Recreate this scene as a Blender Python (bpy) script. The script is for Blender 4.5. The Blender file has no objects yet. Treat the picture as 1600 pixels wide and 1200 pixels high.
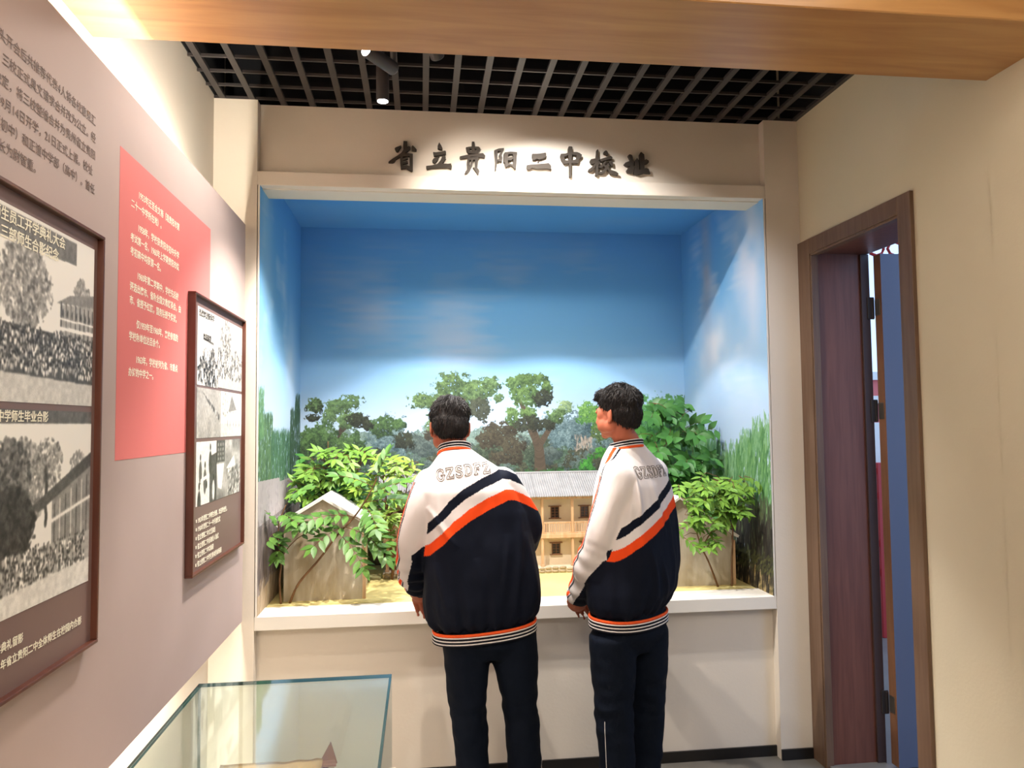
import bpy, math, random, bmesh
import numpy as np
from mathutils import Vector, Matrix, noise
from mathutils.bvhtree import BVHTree
C = bpy.context.collection
SC = bpy.context.scene
random.seed(7); np.random.seed(7)
# ------------------------------------------------------------------ camera
cam = bpy.data.cameras.new('camera'); co = bpy.data.objects.new('camera', cam); C.objects.link(co); SC.camera = co
YAW, PITCH, ROLL, F = .1214, .0532, -.0107, 1165.85
fw = Vector((math.sin(YAW)*math.cos(PITCH), math.cos(YAW)*math.cos(PITCH), math.sin(PITCH)))
rt = Vector((math.cos(YAW), -math.sin(YAW), 0)); up = rt.cross(fw)
r2 = rt*math.cos(ROLL)+up*math.sin(ROLL); u2 = up*math.cos(ROLL)-rt*math.sin(ROLL)
M = Matrix((r2, u2, -fw)).transposed().to_4x4(); M.translation = (0, 0, 1.5)
co.matrix_world = M
cam.sensor_width = 36; cam.lens = F/1600*36; cam.clip_start = .02; cam.clip_end = 200
# ------------------------------------------------------------------ world + exposure
SC.view_settings.view_transform = 'Standard'; SC.view_settings.look = 'None'
SC.view_settings.exposure = 0.45; SC.view_settings.gamma = 1; SC.view_settings.use_curve_mapping = False
SC.cycles.use_denoising = True
SC.cycles.max_bounces = 8; SC.cycles.diffuse_bounces = 4; SC.cycles.glossy_bounces = 3
SC.cycles.transparent_max_bounces = 12; SC.cycles.sample_clamp_indirect = 6
SC.cycles.caustics_reflective = False; SC.cycles.caustics_refractive = False
w = bpy.data.worlds.new('world'); SC.world = w; w.use_nodes = True
w.node_tree.nodes['Background'].inputs[0].default_value = (.42, .62, 1, 1)
w.node_tree.nodes['Background'].inputs[1].default_value = 1.5
WARM = (1, .82, .62); NEUT = (1, .91, .81); COOL = (.93, .95, 1)
def light(name, kind, loc, target, power, col, size=.05, angle=60, blend=.5, parent=None, sy=None):
    l = bpy.data.lights.new(name, kind); l.energy = power; l.color = col
    if kind == 'SPOT': l.spot_size = math.radians(angle); l.spot_blend = blend; l.shadow_soft_size = size
    if kind == 'AREA':
        l.size = size
        if sy: l.shape = 'RECTANGLE'; l.size_y = sy
    o = bpy.data.objects.new(name, l); C.objects.link(o); o.location = loc
    d = Vector(target)-Vector(loc)
    o.rotation_euler = d.to_track_quat('-Z', 'Y').to_euler()
    return o
# spotlights of the room (the fixtures are modelled below at the same places)
light('spot_beam', 'SPOT', (-.14, 2.80, 2.70), (-.10, 3.02, 1.0), 125, NEUT, .02, 104, .45)
light('spot_beam', 'SPOT', (.06, 2.46, 2.72), (.27, 3.25, 2.42), 48, NEUT, .05, 60, 1.0)
light('spot_beam', 'SPOT', (-.22, 2.44, 2.72), (-.72, 2.3, 1.5), 35, NEUT, .02, 132, .7)
light('spot_beam', 'SPOT', (.42, 2.68, 2.857), (.72, 3.6, 1.25), 75, (1,.96,.92), .02, 108, .5)
light('spot_beam', 'SPOT', (.10, 3.52, 2.58), (.10, 3.62, 0), 36, COOL, .03, 96, .18)
light('spot_beam', 'SPOT', (.76, 3.52, 2.58), (.76, 3.62, 0), 36, COOL, .03, 96, .18)
light('spot_beam', 'SPOT', (-.45, .2, 2.80), (-.75, 1.6, 1.2), 30, NEUT, .04, 100, .9)  # added ambient spot behind the viewer, out of view
light('fill_light', 'AREA', (.4, -.3, 2.84), (.4, -.3, 0), 24, NEUT, 1.2)  # added fill for the room's ambient level, out of view
light('fill_light', 'AREA', (1.0, 1.0, 2.84), (1.0, 1.0, 0), 5, NEUT, .6)  # second added fill, nearer the right wall
# ------------------------------------------------------------------ helpers
def lin(c):
    return tuple(((x/12.92) if x <= .04045 else ((x+.055)/1.055)**2.4) for x in c)
def rgb(r, g, b): return lin((r/255, g/255, b/255))
def mat(name, col, rough=.6, metal=0, var=.0, scale=8, bump=0, bscale=60, emit=None, estr=0, spec=.5, stretch=None, dark=None):
    m = bpy.data.materials.new(name); m.use_nodes = True; n = m.node_tree.nodes; L = m.node_tree.links
    b = n['Principled BSDF']; b.inputs['Base Color'].default_value = (*col, 1); b.inputs['Roughness'].default_value = rough
    b.inputs['Metallic'].default_value = metal; b.inputs['Specular IOR Level'].default_value = spec
    if emit: b.inputs['Emission Color'].default_value = (*emit, 1); b.inputs['Emission Strength'].default_value = estr
    tc = n.new('ShaderNodeTexCoord'); mp = n.new('ShaderNodeMapping'); L.new(tc.outputs['Object'], mp.inputs[0])
    if stretch: mp.inputs['Scale'].default_value = stretch
    if var or dark:
        t = n.new('ShaderNodeTexNoise'); t.inputs['Scale'].default_value = scale; t.inputs['Detail'].default_value = 5
        L.new(mp.outputs[0], t.inputs[0])
        r = n.new('ShaderNodeValToRGB'); r.color_ramp.elements[0].position = .3; r.color_ramp.elements[1].position = .7
        d = dark if dark else tuple(c*(1-var) for c in col)
        r.color_ramp.elements[0].color = (*d, 1); r.color_ramp.elements[1].color = (*[min(1, c*(1+var)) for c in col], 1)
        L.new(t.outputs[0], r.inputs[0]); L.new(r.outputs[0], b.inputs['Base Color'])
    if bump:
        t = n.new('ShaderNodeTexNoise'); t.inputs['Scale'].default_value = bscale; t.inputs['Detail'].default_value = 4
        L.new(mp.outputs[0], t.inputs[0]); bp = n.new('ShaderNodeBump'); bp.inputs['Strength'].default_value = bump
        bp.inputs['Distance'].default_value = .004; L.new(t.outputs[0], bp.inputs['Height']); L.new(bp.outputs[0], b.inputs['Normal'])
    return m
def wood(name, c1, c2, axis=0, rough=.4, scale=3.0, spec=.5, squash=14):
    m = bpy.data.materials.new(name); m.use_nodes = True; n = m.node_tree.nodes; L = m.node_tree.links
    b = n['Principled BSDF']; b.inputs['Roughness'].default_value = rough; b.inputs['Specular IOR Level'].default_value = spec
    tc = n.new('ShaderNodeTexCoord'); mp = n.new('ShaderNodeMapping'); L.new(tc.outputs['Object'], mp.inputs[0])
    s = [squash, squash, squash]; s[axis] = 1; mp.inputs['Scale'].default_value = s
    t = n.new('ShaderNodeTexNoise'); t.inputs['Scale'].default_value = scale; t.inputs['Detail'].default_value = 8; t.inputs['Distortion'].default_value = .6
    L.new(mp.outputs[0], t.inputs[0]); r = n.new('ShaderNodeValToRGB')
    r.color_ramp.elements[0].position = .35; r.color_ramp.elements[1].position = .65
    r.color_ramp.elements[0].color = (*c1, 1); r.color_ramp.elements[1].color = (*c2, 1)
    L.new(t.outputs[0], r.inputs[0]); L.new(r.outputs[0], b.inputs['Base Color'])
    return m
def image_mat(name, arr, rough=.6, spec=.3):
    """arr: painted in this script, h x w x 3, row 0 = bottom, sRGB"""
    h, w_, _ = arr.shape
    im = bpy.data.images.new(name, w_, h); px = np.ones((h, w_, 4), np.float32); px[..., :3] = np.clip(arr, 0, 1)
    im.pixels.foreach_set(px.ravel()); im.update(); im.pack()
    m = bpy.data.materials.new(name); m.use_nodes = True; n = m.node_tree.nodes; L = m.node_tree.links
    t = n.new('ShaderNodeTexImage'); t.image = im; t.extension = 'EXTEND'
    b = n['Principled BSDF']; L.new(t.outputs[0], b.inputs['Base Color']); b.inputs['Roughness'].default_value = rough
    b.inputs['Specular IOR Level'].default_value = spec
    return m
def vcol_mat(name, rough=.75, spec=.25, sheen=0, bump=.15):
    m = bpy.data.materials.new(name); m.use_nodes = True; n = m.node_tree.nodes; L = m.node_tree.links
    a = n.new('ShaderNodeAttribute'); a.attribute_name = 'Col'; b = n['Principled BSDF']
    L.new(a.outputs['Color'], b.inputs['Base Color']); b.inputs['Roughness'].default_value = rough; b.inputs['Specular IOR Level'].default_value = spec
    t = n.new('ShaderNodeTexNoise'); t.inputs['Scale'].default_value = 260; tc = n.new('ShaderNodeTexCoord'); L.new(tc.outputs['Object'], t.inputs[0])
    bp = n.new('ShaderNodeBump'); bp.inputs['Strength'].default_value = bump; bp.inputs['Distance'].default_value = .001
    L.new(t.outputs[0], bp.inputs['Height']); L.new(bp.outputs[0], b.inputs['Normal'])
    return m
def tag(o, label=None, cat=None, group=None, kind=None):
    if label: o['label'] = label
    if cat: o['category'] = cat
    if group: o['group'] = group
    if kind: o['kind'] = kind
    return o
def thing(name, loc, label, cat, group=None):
    o = bpy.data.objects.new(name, None); C.objects.link(o); o.location = loc; o.empty_display_size = .05
    return tag(o, label, cat, group)
def wloc(p):
    v = Vector((0, 0, 0))
    while p is not None: v = v+p.location; p = p.parent
    return v
class MB:
    def __init__(s): s.v = []; s.f = []; s.m = []; s.uv = {}
    def add(s, vs, fs, mi=0):
        k = len(s.v); s.v += [tuple(v) for v in vs]; s.f += [tuple(i+k for i in f) for f in fs]; s.m += [mi]*len(fs); return s
    def box(s, x0, x1, y0, y1, z0, z1, mi=0):
        vs = [(x, y, z) for z in (z0, z1) for y in (y0, y1) for x in (x0, x1)]
        return s.add(vs, [(0, 2, 3, 1), (4, 5, 7, 6), (0, 1, 5, 4), (2, 6, 7, 3), (0, 4, 6, 2), (1, 3, 7, 5)], mi)
    def bbox(s, x0, x1, y0, y1, z0, z1, b=.002, mi=0):
        """box with chamfered edges"""
        bm = bmesh.new(); bmesh.ops.create_cube(bm, size=1)
        for v in bm.verts: v.co = ((x0+x1)/2+v.co.x*(x1-x0), (y0+y1)/2+v.co.y*(y1-y0), (z0+z1)/2+v.co.z*(z1-z0))
        bmesh.ops.bevel(bm, geom=bm.edges[:], offset=b, segments=1, affect='EDGES')
        bm.verts.index_update()
        s.add([v.co[:] for v in bm.verts], [[v.index for v in f.verts] for f in bm.faces], mi); bm.free(); return s
    def prism(s, pts, f0, f1, mi=0):
        """pts: 2-D outline; f0/f1 map (a,b)->3-D for the two ends"""
        n = len(pts)
        return s.add([f0(*p) for p in pts]+[f1(*p) for p in pts], [tuple(range(n))[::-1], tuple(range(n, 2*n))]+[(i, (i+1) % n, n+(i+1) % n, n+i) for i in range(n)], mi)
    def tube(s, pts, rad, seg=10, mi=0, ref=None, flat=None, caps=True):
        """pts: 3-D path, rad: radius or (ra,rb) per point; flat ellipse with ra along side axis, rb along the other"""
        P = [Vector(p) for p in pts]; n = len(P); rings = []
        for i, p in enumerate(P):
            t = (P[min(i+1, n-1)]-P[max(i-1, 0)]).normalized()
            rf = Vector(ref) if ref else (Vector((0, 0, 1)) if abs(t.z) < .9 else Vector((0, 1, 0)))
            a = rf.cross(t); a = a.normalized() if a.length > 1e-6 else Vector((1, 0, 0)); b = t.cross(a)
            r = rad[i] if isinstance(rad, (list, tuple)) else rad
            ra, rb = r if isinstance(r, (list, tuple)) else (r, r)
            rings.append([p+a*(ra*math.cos(q*2*math.pi/seg))+b*(rb*math.sin(q*2*math.pi/seg)) for q in range(seg)])
        vs = [v for r in rings for v in r]; fs = []
        for i in range(n-1):
            for q in range(seg):
                fs.append((i*seg+q, i*seg+(q+1) % seg, (i+1)*seg+(q+1) % seg, (i+1)*seg+q))
        if caps: fs += [tuple(range(seg))[::-1], tuple(range((n-1)*seg, n*seg))]
        return s.add(vs, fs, mi)
    def ell(s, c, r, rot=None, seg=20, rings=12, mi=0, sup=None):
        vs = []; R_ = rot if rot is not None else Matrix.Identity(3); c = Vector(c)
        vs.append(c+R_@Vector((0, 0, -r[2])))
        for i in range(1, rings):
            a = -math.pi/2+math.pi*i/rings
            for q in range(seg):
                t = 2*math.pi*q/seg
                vs.append(c+R_@Vector((r[0]*math.cos(a)*math.cos(t), r[1]*math.cos(a)*math.sin(t), r[2]*math.sin(a))))
        vs.append(c+R_@Vector((0, 0, r[2]))); k = len(vs)-1; fs = []
        for q in range(seg):
            fs.append((0, 1+(q+1) % seg, 1+q)); fs.append((k, 1+(rings-2)*seg+q, 1+(rings-2)*seg+(q+1) % seg))
        for i in range(rings-2):
            for q in range(seg):
                fs.append((1+i*seg+q, 1+i*seg+(q+1) % seg, 1+(i+1)*seg+(q+1) % seg, 1+(i+1)*seg+q))
        return s.add(vs, fs, mi)
    def loft(s, rings, mi=0, caps=True):
        n = len(rings); seg = len(rings[0]); vs = [v for r in rings for v in r]; fs = []
        for i in range(n-1):
            for q in range(seg): fs.append((i*seg+q, i*seg+(q+1) % seg, (i+1)*seg+(q+1) % seg, (i+1)*seg+q))
        if caps: fs += [tuple(range(seg))[::-1], tuple(range((n-1)*seg, n*seg))]
        return s.add(vs, fs, mi)
    def caps_tube(s, pts, rad, seg=12):
        """tube with a ball at every joint: fingers, limbs before remeshing"""
        s.tube(pts, rad, seg)
        for p, r in zip(pts, rad if isinstance(rad, (list, tuple)) else [rad]*len(pts)):
            rr = r if not isinstance(r, (list, tuple)) else min(r)
            s.ell(p, (rr, rr, rr), seg=10, rings=6)
        return s
    def mesh(s, name, mats, off=(0, 0, 0), smooth=False):
        me = bpy.data.meshes.new(name); o = Vector(off)
        me.from_pydata([(v[0]-o.x, v[1]-o.y, v[2]-o.z) for v in s.v], [], s.f)
        for m in (mats if isinstance(mats, (list, tuple)) else [mats]): me.materials.append(m)
        me.polygons.foreach_set('material_index', s.m)
        if smooth: me.polygons.foreach_set('use_smooth', [True]*len(s.f))
        me.validate(); me.update()
        bm = bmesh.new(); bm.from_mesh(me); bmesh.ops.recalc_face_normals(bm, faces=bm.faces[:]); bm.to_mesh(me); bm.free()
        return me
    def build(s, name, mats, parent=None, smooth=False, loc=None):
        off = wloc(parent) if parent else (Vector(loc) if loc else Vector((0, 0, 0)))
        o = bpy.data.objects.new(name, s.mesh(name, mats, off, smooth)); C.objects.link(o)
        if parent: o.parent = parent
        elif loc: o.location = loc
        return o
def remesh(mb, voxel, smooth_it=3, fac=.5):
    me = mb.mesh('tmp', []) if False else bpy.data.meshes.new('tmp')
    me.from_pydata(mb.v, [], mb.f); me.validate()
    bm = bmesh.new(); bm.from_mesh(me); bmesh.ops.recalc_face_normals(bm, faces=bm.faces[:]); bm.to_mesh(me); bm.free()
    o = bpy.data.objects.new('tmp', me); C.objects.link(o)
    m = o.modifiers.new('r', 'REMESH'); m.mode = 'VOXEL'; m.voxel_size = voxel
    if smooth_it: q = o.modifiers.new('s', 'SMOOTH'); q.iterations = smooth_it; q.factor = fac
    dg = bpy.context.evaluated_depsgraph_get(); ev = o.evaluated_get(dg)
    out = bpy.data.meshes.new_from_object(ev, depsgraph=dg)
    bpy.data.objects.remove(o); bpy.data.meshes.remove(me)
    return out
def coords(me):
    a = np.empty(len(me.vertices)*3, np.float32); me.vertices.foreach_get('co', a); return a.reshape(-1, 3).astype(float)
def normals(me):
    a = np.empty(len(me.vertices)*3, np.float32); me.vertices.foreach_get('normal', a); return a.reshape(-1, 3).astype(float)
def finish(me, name, V, mats, parent, cols=None):
    off = wloc(parent) if parent else Vector((0, 0, 0))
    me.vertices.foreach_set('co', (V-np.array(off)).astype(np.float32).ravel()); me.name = name
    me.materials.clear()
    for m in (mats if isinstance(mats, (list, tuple)) else [mats]): me.materials.append(m)
    me.polygons.foreach_set('use_smooth', [True]*len(me.polygons))
    if cols is not None:
        a = me.color_attributes.new('Col', 'FLOAT_COLOR', 'POINT'); c = np.ones((len(V), 4), np.float32); c[:, :3] = cols
        a.data.foreach_set('color', c.ravel())
    me.update(); o = bpy.data.objects.new(name, me); C.objects.link(o); o.parent = parent
    return o
def quad_uv(name, corners, m, parent=None, kind=None):
    """flat rectangle, corners bl,br,tr,tl with uv 0..1"""
    off = wloc(parent) if parent else Vector((0, 0, 0))
    me = bpy.data.meshes.new(name); me.from_pydata([tuple(Vector(c)-off) for c in corners], [], [(0, 1, 2, 3)])
    uv = me.uv_layers.new(name='UVMap')
    for i, c in enumerate(((0, 0), (1, 0), (1, 1), (0, 1))): uv.data[i].uv = c
    me.materials.append(m); o = bpy.data.objects.new(name, me); C.objects.link(o)
    if parent: o.parent = parent
    if kind: o['kind'] = kind
    return o
def text_mesh(name, body, size, m, origin, xdir, ydir, parent=None, extrude=.0004, align='LEFT', offset=0.0, xs=1.0):
    cu = bpy.data.curves.new(name, 'FONT'); cu.body = body; cu.size = size; cu.extrude = extrude; cu.align_x = align; cu.offset = offset
    cu.resolution_u = 3
    o = bpy.data.objects.new('tmp', cu); C.objects.link(o)
    dg = bpy.context.evaluated_depsgraph_get(); me = bpy.data.meshes.new_from_object(o.evaluated_get(dg)); bpy.data.objects.remove(o)
    X = Vector(xdir).normalized(); Y = Vector(ydir).normalized(); Z = X.cross(Y); O = Vector(origin)
    off = wloc(parent) if parent else Vector((0, 0, 0))
    for v in me.vertices: v.co = O+X*(v.co.x*xs)+Y*v.co.y+Z*(v.co.z+extrude)-off
    me.materials.clear(); me.materials.append(m); me.name = name
    t = bpy.data.objects.new(name, me); C.objects.link(t)
    if parent: t.parent = parent
    return t
def struct(o): o['kind'] = 'structure'; return o
# ------------------------------------------------------------------ constants of the room (metres)
W, XL, XR, ZC = 3.223, -.8665, 1.742, 2.893
A, B, ZO, ZS, ZSB = -.675, 1.567, 2.524, .716, .659
D = 4.31; ZN = 2.631; P = -.727; REC = 3.272
M_wall = mat('wall_paint', rgb(226, 217, 204), .85, var=.02, scale=3, bump=.12, bscale=90, spec=.2)
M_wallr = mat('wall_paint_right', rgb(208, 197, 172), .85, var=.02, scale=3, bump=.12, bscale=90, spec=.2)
M_floor = mat('floor_tile', rgb(120, 116, 108), .35, var=.12, scale=5)
M_base = mat('black_baseboard', rgb(22, 20, 20), .35)
M_white = mat('white_paint', rgb(235, 230, 220), .6)
M_dark = mat('plenum_black', rgb(22, 24, 30), .9)
M_grille = mat('grille_grey', rgb(60, 56, 56), .5, spec=.4)
M_beam = wood('beam_wood', rgb(172, 124, 74), rgb(192, 146, 92), 0, .32, 2.2, .5, 10)
M_jamb = wood('door_jamb_wood', rgb(98, 56, 42), rgb(112, 68, 52), 2, .42, 3, .4, 16)
M_door = wood('door_frame_wood', rgb(98, 74, 58), rgb(112, 88, 70), 2, .42, 3, .4, 16)
M_leaf_e = wood('door_edge_wood', rgb(120, 84, 60), rgb(134, 96, 70), 2, .5, 3, .4, 16)
# ------------------------------------------------------------------ room shell
YB = -2.6
struct(MB().box(XL-.3, XR+3.4, YB, 5.4, -.1, 0).build('floor', M_floor))
struct(MB().box(XL-.12, XL, YB, 4.6, 0, 3.4).build('wall_left', M_wall))
wr = MB()
DY0, DY1, DZ = 2.497, 3.121, 2.246      # clear door opening in the right wall
XO = 2.0
wr.box(XR, XO, YB, DY0-.03, 0, 3.4); wr.box(XR, XO, DY1+.03, 4.6, 0, 3.4); wr.box(XR, XO, DY0-.03, DY1+.03, DZ+.03, 3.4)
struct(wr.build('wall_right', M_wallr))
struct(MB().box(XR-.008, XR, 1.0, 2.058, 0, 2.541).build('trim_1', M_wallr))
struct(MB().box(XL, XR, YB-.12, YB, 0, 3.4).build('wall_back', M_wall))
struct(MB().box(XL, XR, YB, 1.725, 2.9, 2.96).build('ceiling', M_white))
struct(MB().box(XL, XR, 1.725, 4.6, 3.3, 3.36).build('ceiling', M_dark))
struct(MB().box(XL, XR, 2.062, 2.07, 2.96, 3.3).box(XL+.001, XL+.004, 2.07, REC+.1, 2.905, 3.3).box(XR-.004, XR-.001, 2.07, REC+.1, 2.905, 3.3).box(XL, XR, REC+.13, REC+.14, 2.8, 3.3).build('trim_2', M_dark))
# front wall with the niche
fwll = MB()
fwll.box(XL, A-.012, W, W+.30, 0, ZC); fwll.box(B+.012, XR, W, W+.30, 0, ZC)        # pillars
fwll.box(A-.012, B+.012, REC, W+.182, 2.52, ZC)                                     # recessed sign wall
fwll.box(A-.012, B+.012, REC, W+.18, 0, ZSB)                                        # lower recessed wall
struct(fwll.build('wall_front', M_wall))
struct(MB().bbox(A-.012, B+.012, W, W+.182, ZO, 2.584, .0015).build('lintel', M_wall))
sill = MB().bbox(A-.0115, B+.0115, W+.0005, W+.167, ZSB, ZS, .002)
struct(sill.build('sill', M_white))
bb = MB(); bb.box(XL, A-.012, W-.009, W, 0, .046).box(B+.012, XR, W-.009, W, 0, .046).box(A-.012, B+.012, REC-.009, REC, 0, .046)
struct(bb.build('baseboard_front', M_base))
struct(MB().box(XR-.009, XR, YB, 2.42, 0, .046).build('baseboard_right', M_base))
struct(MB().box(XL, XL+.009, YB, W-.01, 0, .046).build('baseboard_left', M_base))
# ------------------------------------------------------------------ wooden beam
t = thing('ceiling_beam', (.43, 1.89, 2.541), 'broad honey-coloured wooden beam crossing under the ceiling', 'beam')
MB().bbox(XL, XR, 1.725, 2.058, 2.541, 2.895, .003).build('beam_casing', M_beam, t)
# ------------------------------------------------------------------ egg-crate ceiling grille
g = thing('ceiling_grille', (.43, 2.65, ZC), 'dark grey open square ceiling grille over black void', 'ceiling grille')
k = 0; m1 = None
x = -.831
me_long = MB().box(-.0125, .0125, 2.06, 3.40, ZC, ZC+.014).mesh('slat', M_grille, (0, 0, 0))
me_cross = MB().box(XL, XR, -.004, .004, ZC+.001, ZC+.012).mesh('slat', M_grille, (0, 0, 0))
while x < XR:
    o = bpy.data.objects.new('slat', me_long); C.objects.link(o); o.parent = g; o.location = (x-g.location.x, -g.location.y, -g.location.z); x += .1222
y = 2.13
while y < 3.26:
    o = bpy.data.objects.new('slat', me_cross); C.objects.link(o); o.parent = g; o.location = (-g.location.x, y-g.location.y, -g.location.z); y += .1217
# ------------------------------------------------------------------ track spotlights
M_lamp = mat('lamp_black', rgb(58, 54, 54), .5); M_glow = mat('lamp_glow', (1, 1, 1), .5, emit=(1, .97, .95), estr=9)
def spotlight(name, end, tail, label, stem_top=ZC, r=.024):
    e = Vector(end); q = Vector(tail); s = thing(name, tail, label, 'spotlight')
    d = (e-q).normalized()
    MB().tube([q, q+d*.006, e-d*.004, e], [r*.86, r, r, r*.97], 24).build('body', M_lamp, s, True)
    MB().tube([e-d*.004, e+d*.0015], [r*.84, r*.84], 24).build('lens', M_glow, s, True)
    MB().tube([q-Vector((0, 0, 0)), (q.x, q.y, stem_top+.02)], [.007, .007], 10).build('bracket', M_lamp, s, True)
    return s
spotlight('ceiling_spotlight', (-.14, 2.80, 2.724), (-.14, 2.80, 2.885), 'black cylinder spotlight hanging straight down below the ceiling grille')
spotlight('ceiling_spotlight', (-.176, 2.455, 2.745), (-.088, 2.56, 2.735), 'black cylinder spotlight tilted sideways, half hidden by the wooden beam')
for nm, en, tl, lb in (((0), (.06, 2.46, 2.735), (.02, 2.36, 2.80), 'black spotlight aimed at the wall lettering'), (0, (.42, 2.68, 2.868), (.42, 2.66, 2.92), 'black spotlight aimed at the display window'),
                       (0, (-.45, .2, 2.81), (-.44, .15, 2.88), 'black spotlight behind the viewer, added as ambient light on the wall panel')):  # last one is an added fixture for the ambient spot
    spotlight('ceiling_spotlight', en, tl, lb)
for xx, lb in ((.10, 'round downlight on the painted niche ceiling behind the lettering'), (.76, 'round downlight on the painted niche ceiling towards the door')):
    s = thing('niche_downlight', (xx, 3.52, ZN), lb, 'downlight')
    MB().tube([(xx, 3.52, ZN-.03), (xx, 3.52, ZN-.001)], [.04, .045], 20).build('body', M_lamp, s, True)
    MB().tube([(xx, 3.52, ZN-.0315), (xx, 3.52, ZN-.03)], [.034, .034], 20).build('lens', M_glow, s, True)
for lx, ly, sz, lb in ((.4, -.3, 1.2, 'large square fill-light panel added behind the viewer'), (1.0, 1.0, .6, 'small square fill-light panel added before the beam')):
    s = thing('fill_panel', (lx, ly, 2.9), lb, 'fill light')  # invented glowing panels that house the added fill lights
    MB().box(lx-sz/2-.02, lx+sz/2+.02, ly-sz/2-.02, ly+sz/2+.02, 2.87, 2.9).build('frame', M_lamp, s)
    MB().box(lx-sz/2, lx+sz/2, ly-sz/2, ly+sz/2, 2.864, 2.87).build('fill_diffuser', mat('fill_diffuser', (1, 1, 1), .5, emit=NEUT, estr=1.5), s)
# ------------------------------------------------------------------ wall panel on the left
M_mauve = mat('mauve_panel', rgb(184, 166, 162), .7, var=.05, scale=2.2, spec=.25)
M_red = mat('salmon_print', rgb(222, 124, 122), .7, var=.03, scale=3, spec=.25)
M_txtd = mat('print_dark', rgb(122, 102, 96), .7); M_txtw = mat('print_cream', rgb(252, 246, 226), .7)
YP = 3.196
pn = thing('exhibition_panel', (P, 2, .708), 'large mauve exhibition panel with printed text, mounted along the left wall', 'display panel')
MB().bbox(P-.012, P, -.6, YP, .708, 2.345, .001).build('board', M_mauve, pn)
st = MB()
for yy in (.3, 1.4, 2.6): st.box(XL, P-.012, yy, yy+.05, 1.0, 2.05)
st.build('batten', M_white, pn)
M_led = mat('led_strip', (1, 1, 1), .5, emit=(1, .9, .74), estr=190)
for zz in (2.19, .86):
    mb = MB().box(P-.034, P-.014, -.5, 2.80, zz, zz+.012); mb.m = [1, 0, 1, 1, 1, 1] if zz > 1.5 else [0, 1, 1, 1, 1, 1]
    mb.build('led_strip', [M_led, M_white], pn)
tag(MB().box(P, P+.0006, 1.890, 2.677, 1.422, 2.188).build('print_field', M_red, pn), 'salmon red printed field')
YD, ZU = (0, 1, 0), (0, 0, 1)
FS = .0237
def line(txt, y, z, m=M_txtw, fs=FS, parent=None, x=P+.0008, off=0.0):
    n = sum(.55 if c in '0123456789' else 1 for c in txt)
    return text_mesh('lettering', txt, fs, m, (x, y, z-fs*.38), YD, ZU, parent or pn, .0002, offset=off)
red = [(2.105, 2, '1953年迁至会文巷（现贵阳市第'), (2.070, 0, '二十一中学所在地）。'), (2.018, 2, '1958年，学校获贵阳市初中升学'), (1.983, 0, '考试第一名，1960年上学期贵阳市统'),
       (1.948, 0, '考初高中均获第一名。'), (1.893, 2, '1960年第二学期中，学校先后被'), (1.858, 0, '评选出席市、省和全国文教群英会，由'), (1.823, 0, '市、省授予红旗，国务院授予奖状。'),
       (1.767, 2, '仅1959年至1960年，来校参观的'), (1.732, 0, '学校和单位达百余个。'), (1.676, 2, '1963年，学校被列为省、市重点'), (1.641, 0, '办好的中学之一。')]
for z, ind, t_ in red: line(t_, 1.962+ind*FS, z, off=.0004)
big = ['筹备委员会于八月成立，三校负责人牵头开会后共推荐代表4人将各校意见汇', '总上报，三校正式具文请求合并改为公立。经', '省教育厅决定，将三校整编合并为贵州省立贵阳', '第二中学，1950年9月14日开学，21日正式上课。校址', '设南明堂（初中）和正谊中学部（高中）。首任', '校长为尉智重。']
for i, t_ in enumerate(big):
    n = sum(.56 if c in '0123456789' else 1 for c in t_)
    y1 = 1.752 if i < 5 else 1.51
    line(t_, y1-n*FS, 2.19-i*.0389, M_txtd)
# ---- black and white prints, painted here
def canvas(h, w_, c=1.0): return np.full((h, w_), c, np.float64)
def dab(im, cx, cy, a, b, ang, col, al=1.0):
    h, w_ = im.shape[:2]; r = int(max(a, b))+2
    x0, x1, y0, y1 = max(0, int(cx)-r), min(w_, int(cx)+r+1), max(0, int(cy)-r), min(h, int(cy)+r+1)
    if x0 >= x1 or y0 >= y1: return
    yy, xx = np.mgrid[y0:y1, x0:x1]; dx = xx-cx; dy = yy-cy; c, s = math.cos(ang), math.sin(ang)
    d = ((dx*c+dy*s)/a)**2+((-dx*s+dy*c)/b)**2
    m = np.clip((1.15-d)*3, 0, 1)*al
    if im.ndim == 3: m = m[..., None]
    im[y0:y1, x0:x1] = im[y0:y1, x0:x1]*(1-m)+np.array(col)*m
def fillpoly(im, pts, col, al=1.0):
    h, w_ = im.shape[:2]; P_ = np.array(pts, float)
    x0, x1 = int(max(0, P_[:, 0].min())), int(min(w_, P_[:, 0].max()+1)); y0, y1 = int(max(0, P_[:, 1].min())), int(min(h, P_[:, 1].max()+1))
    if x0 >= x1 or y0 >= y1: return
    yy, xx = np.mgrid[y0:y1, x0:x1]; ins = np.zeros(xx.shape, bool); n = len(P_)
    for i in range(n):
        xa, ya = P_[i]; xb, yb = P_[(i+1) % n]
        if ya == yb: continue
        c = ((yy+.5 >= min(ya, yb)) & (yy+.5 < max(ya, yb))) & (xx+.5 < (xb-xa)*(yy+.5-ya)/(yb-ya)+xa); ins ^= c
    v = np.array(col)
    im[y0:y1, x0:x1][ins] = im[y0:y1, x0:x1][ins]*(1-al)+v*al
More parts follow.
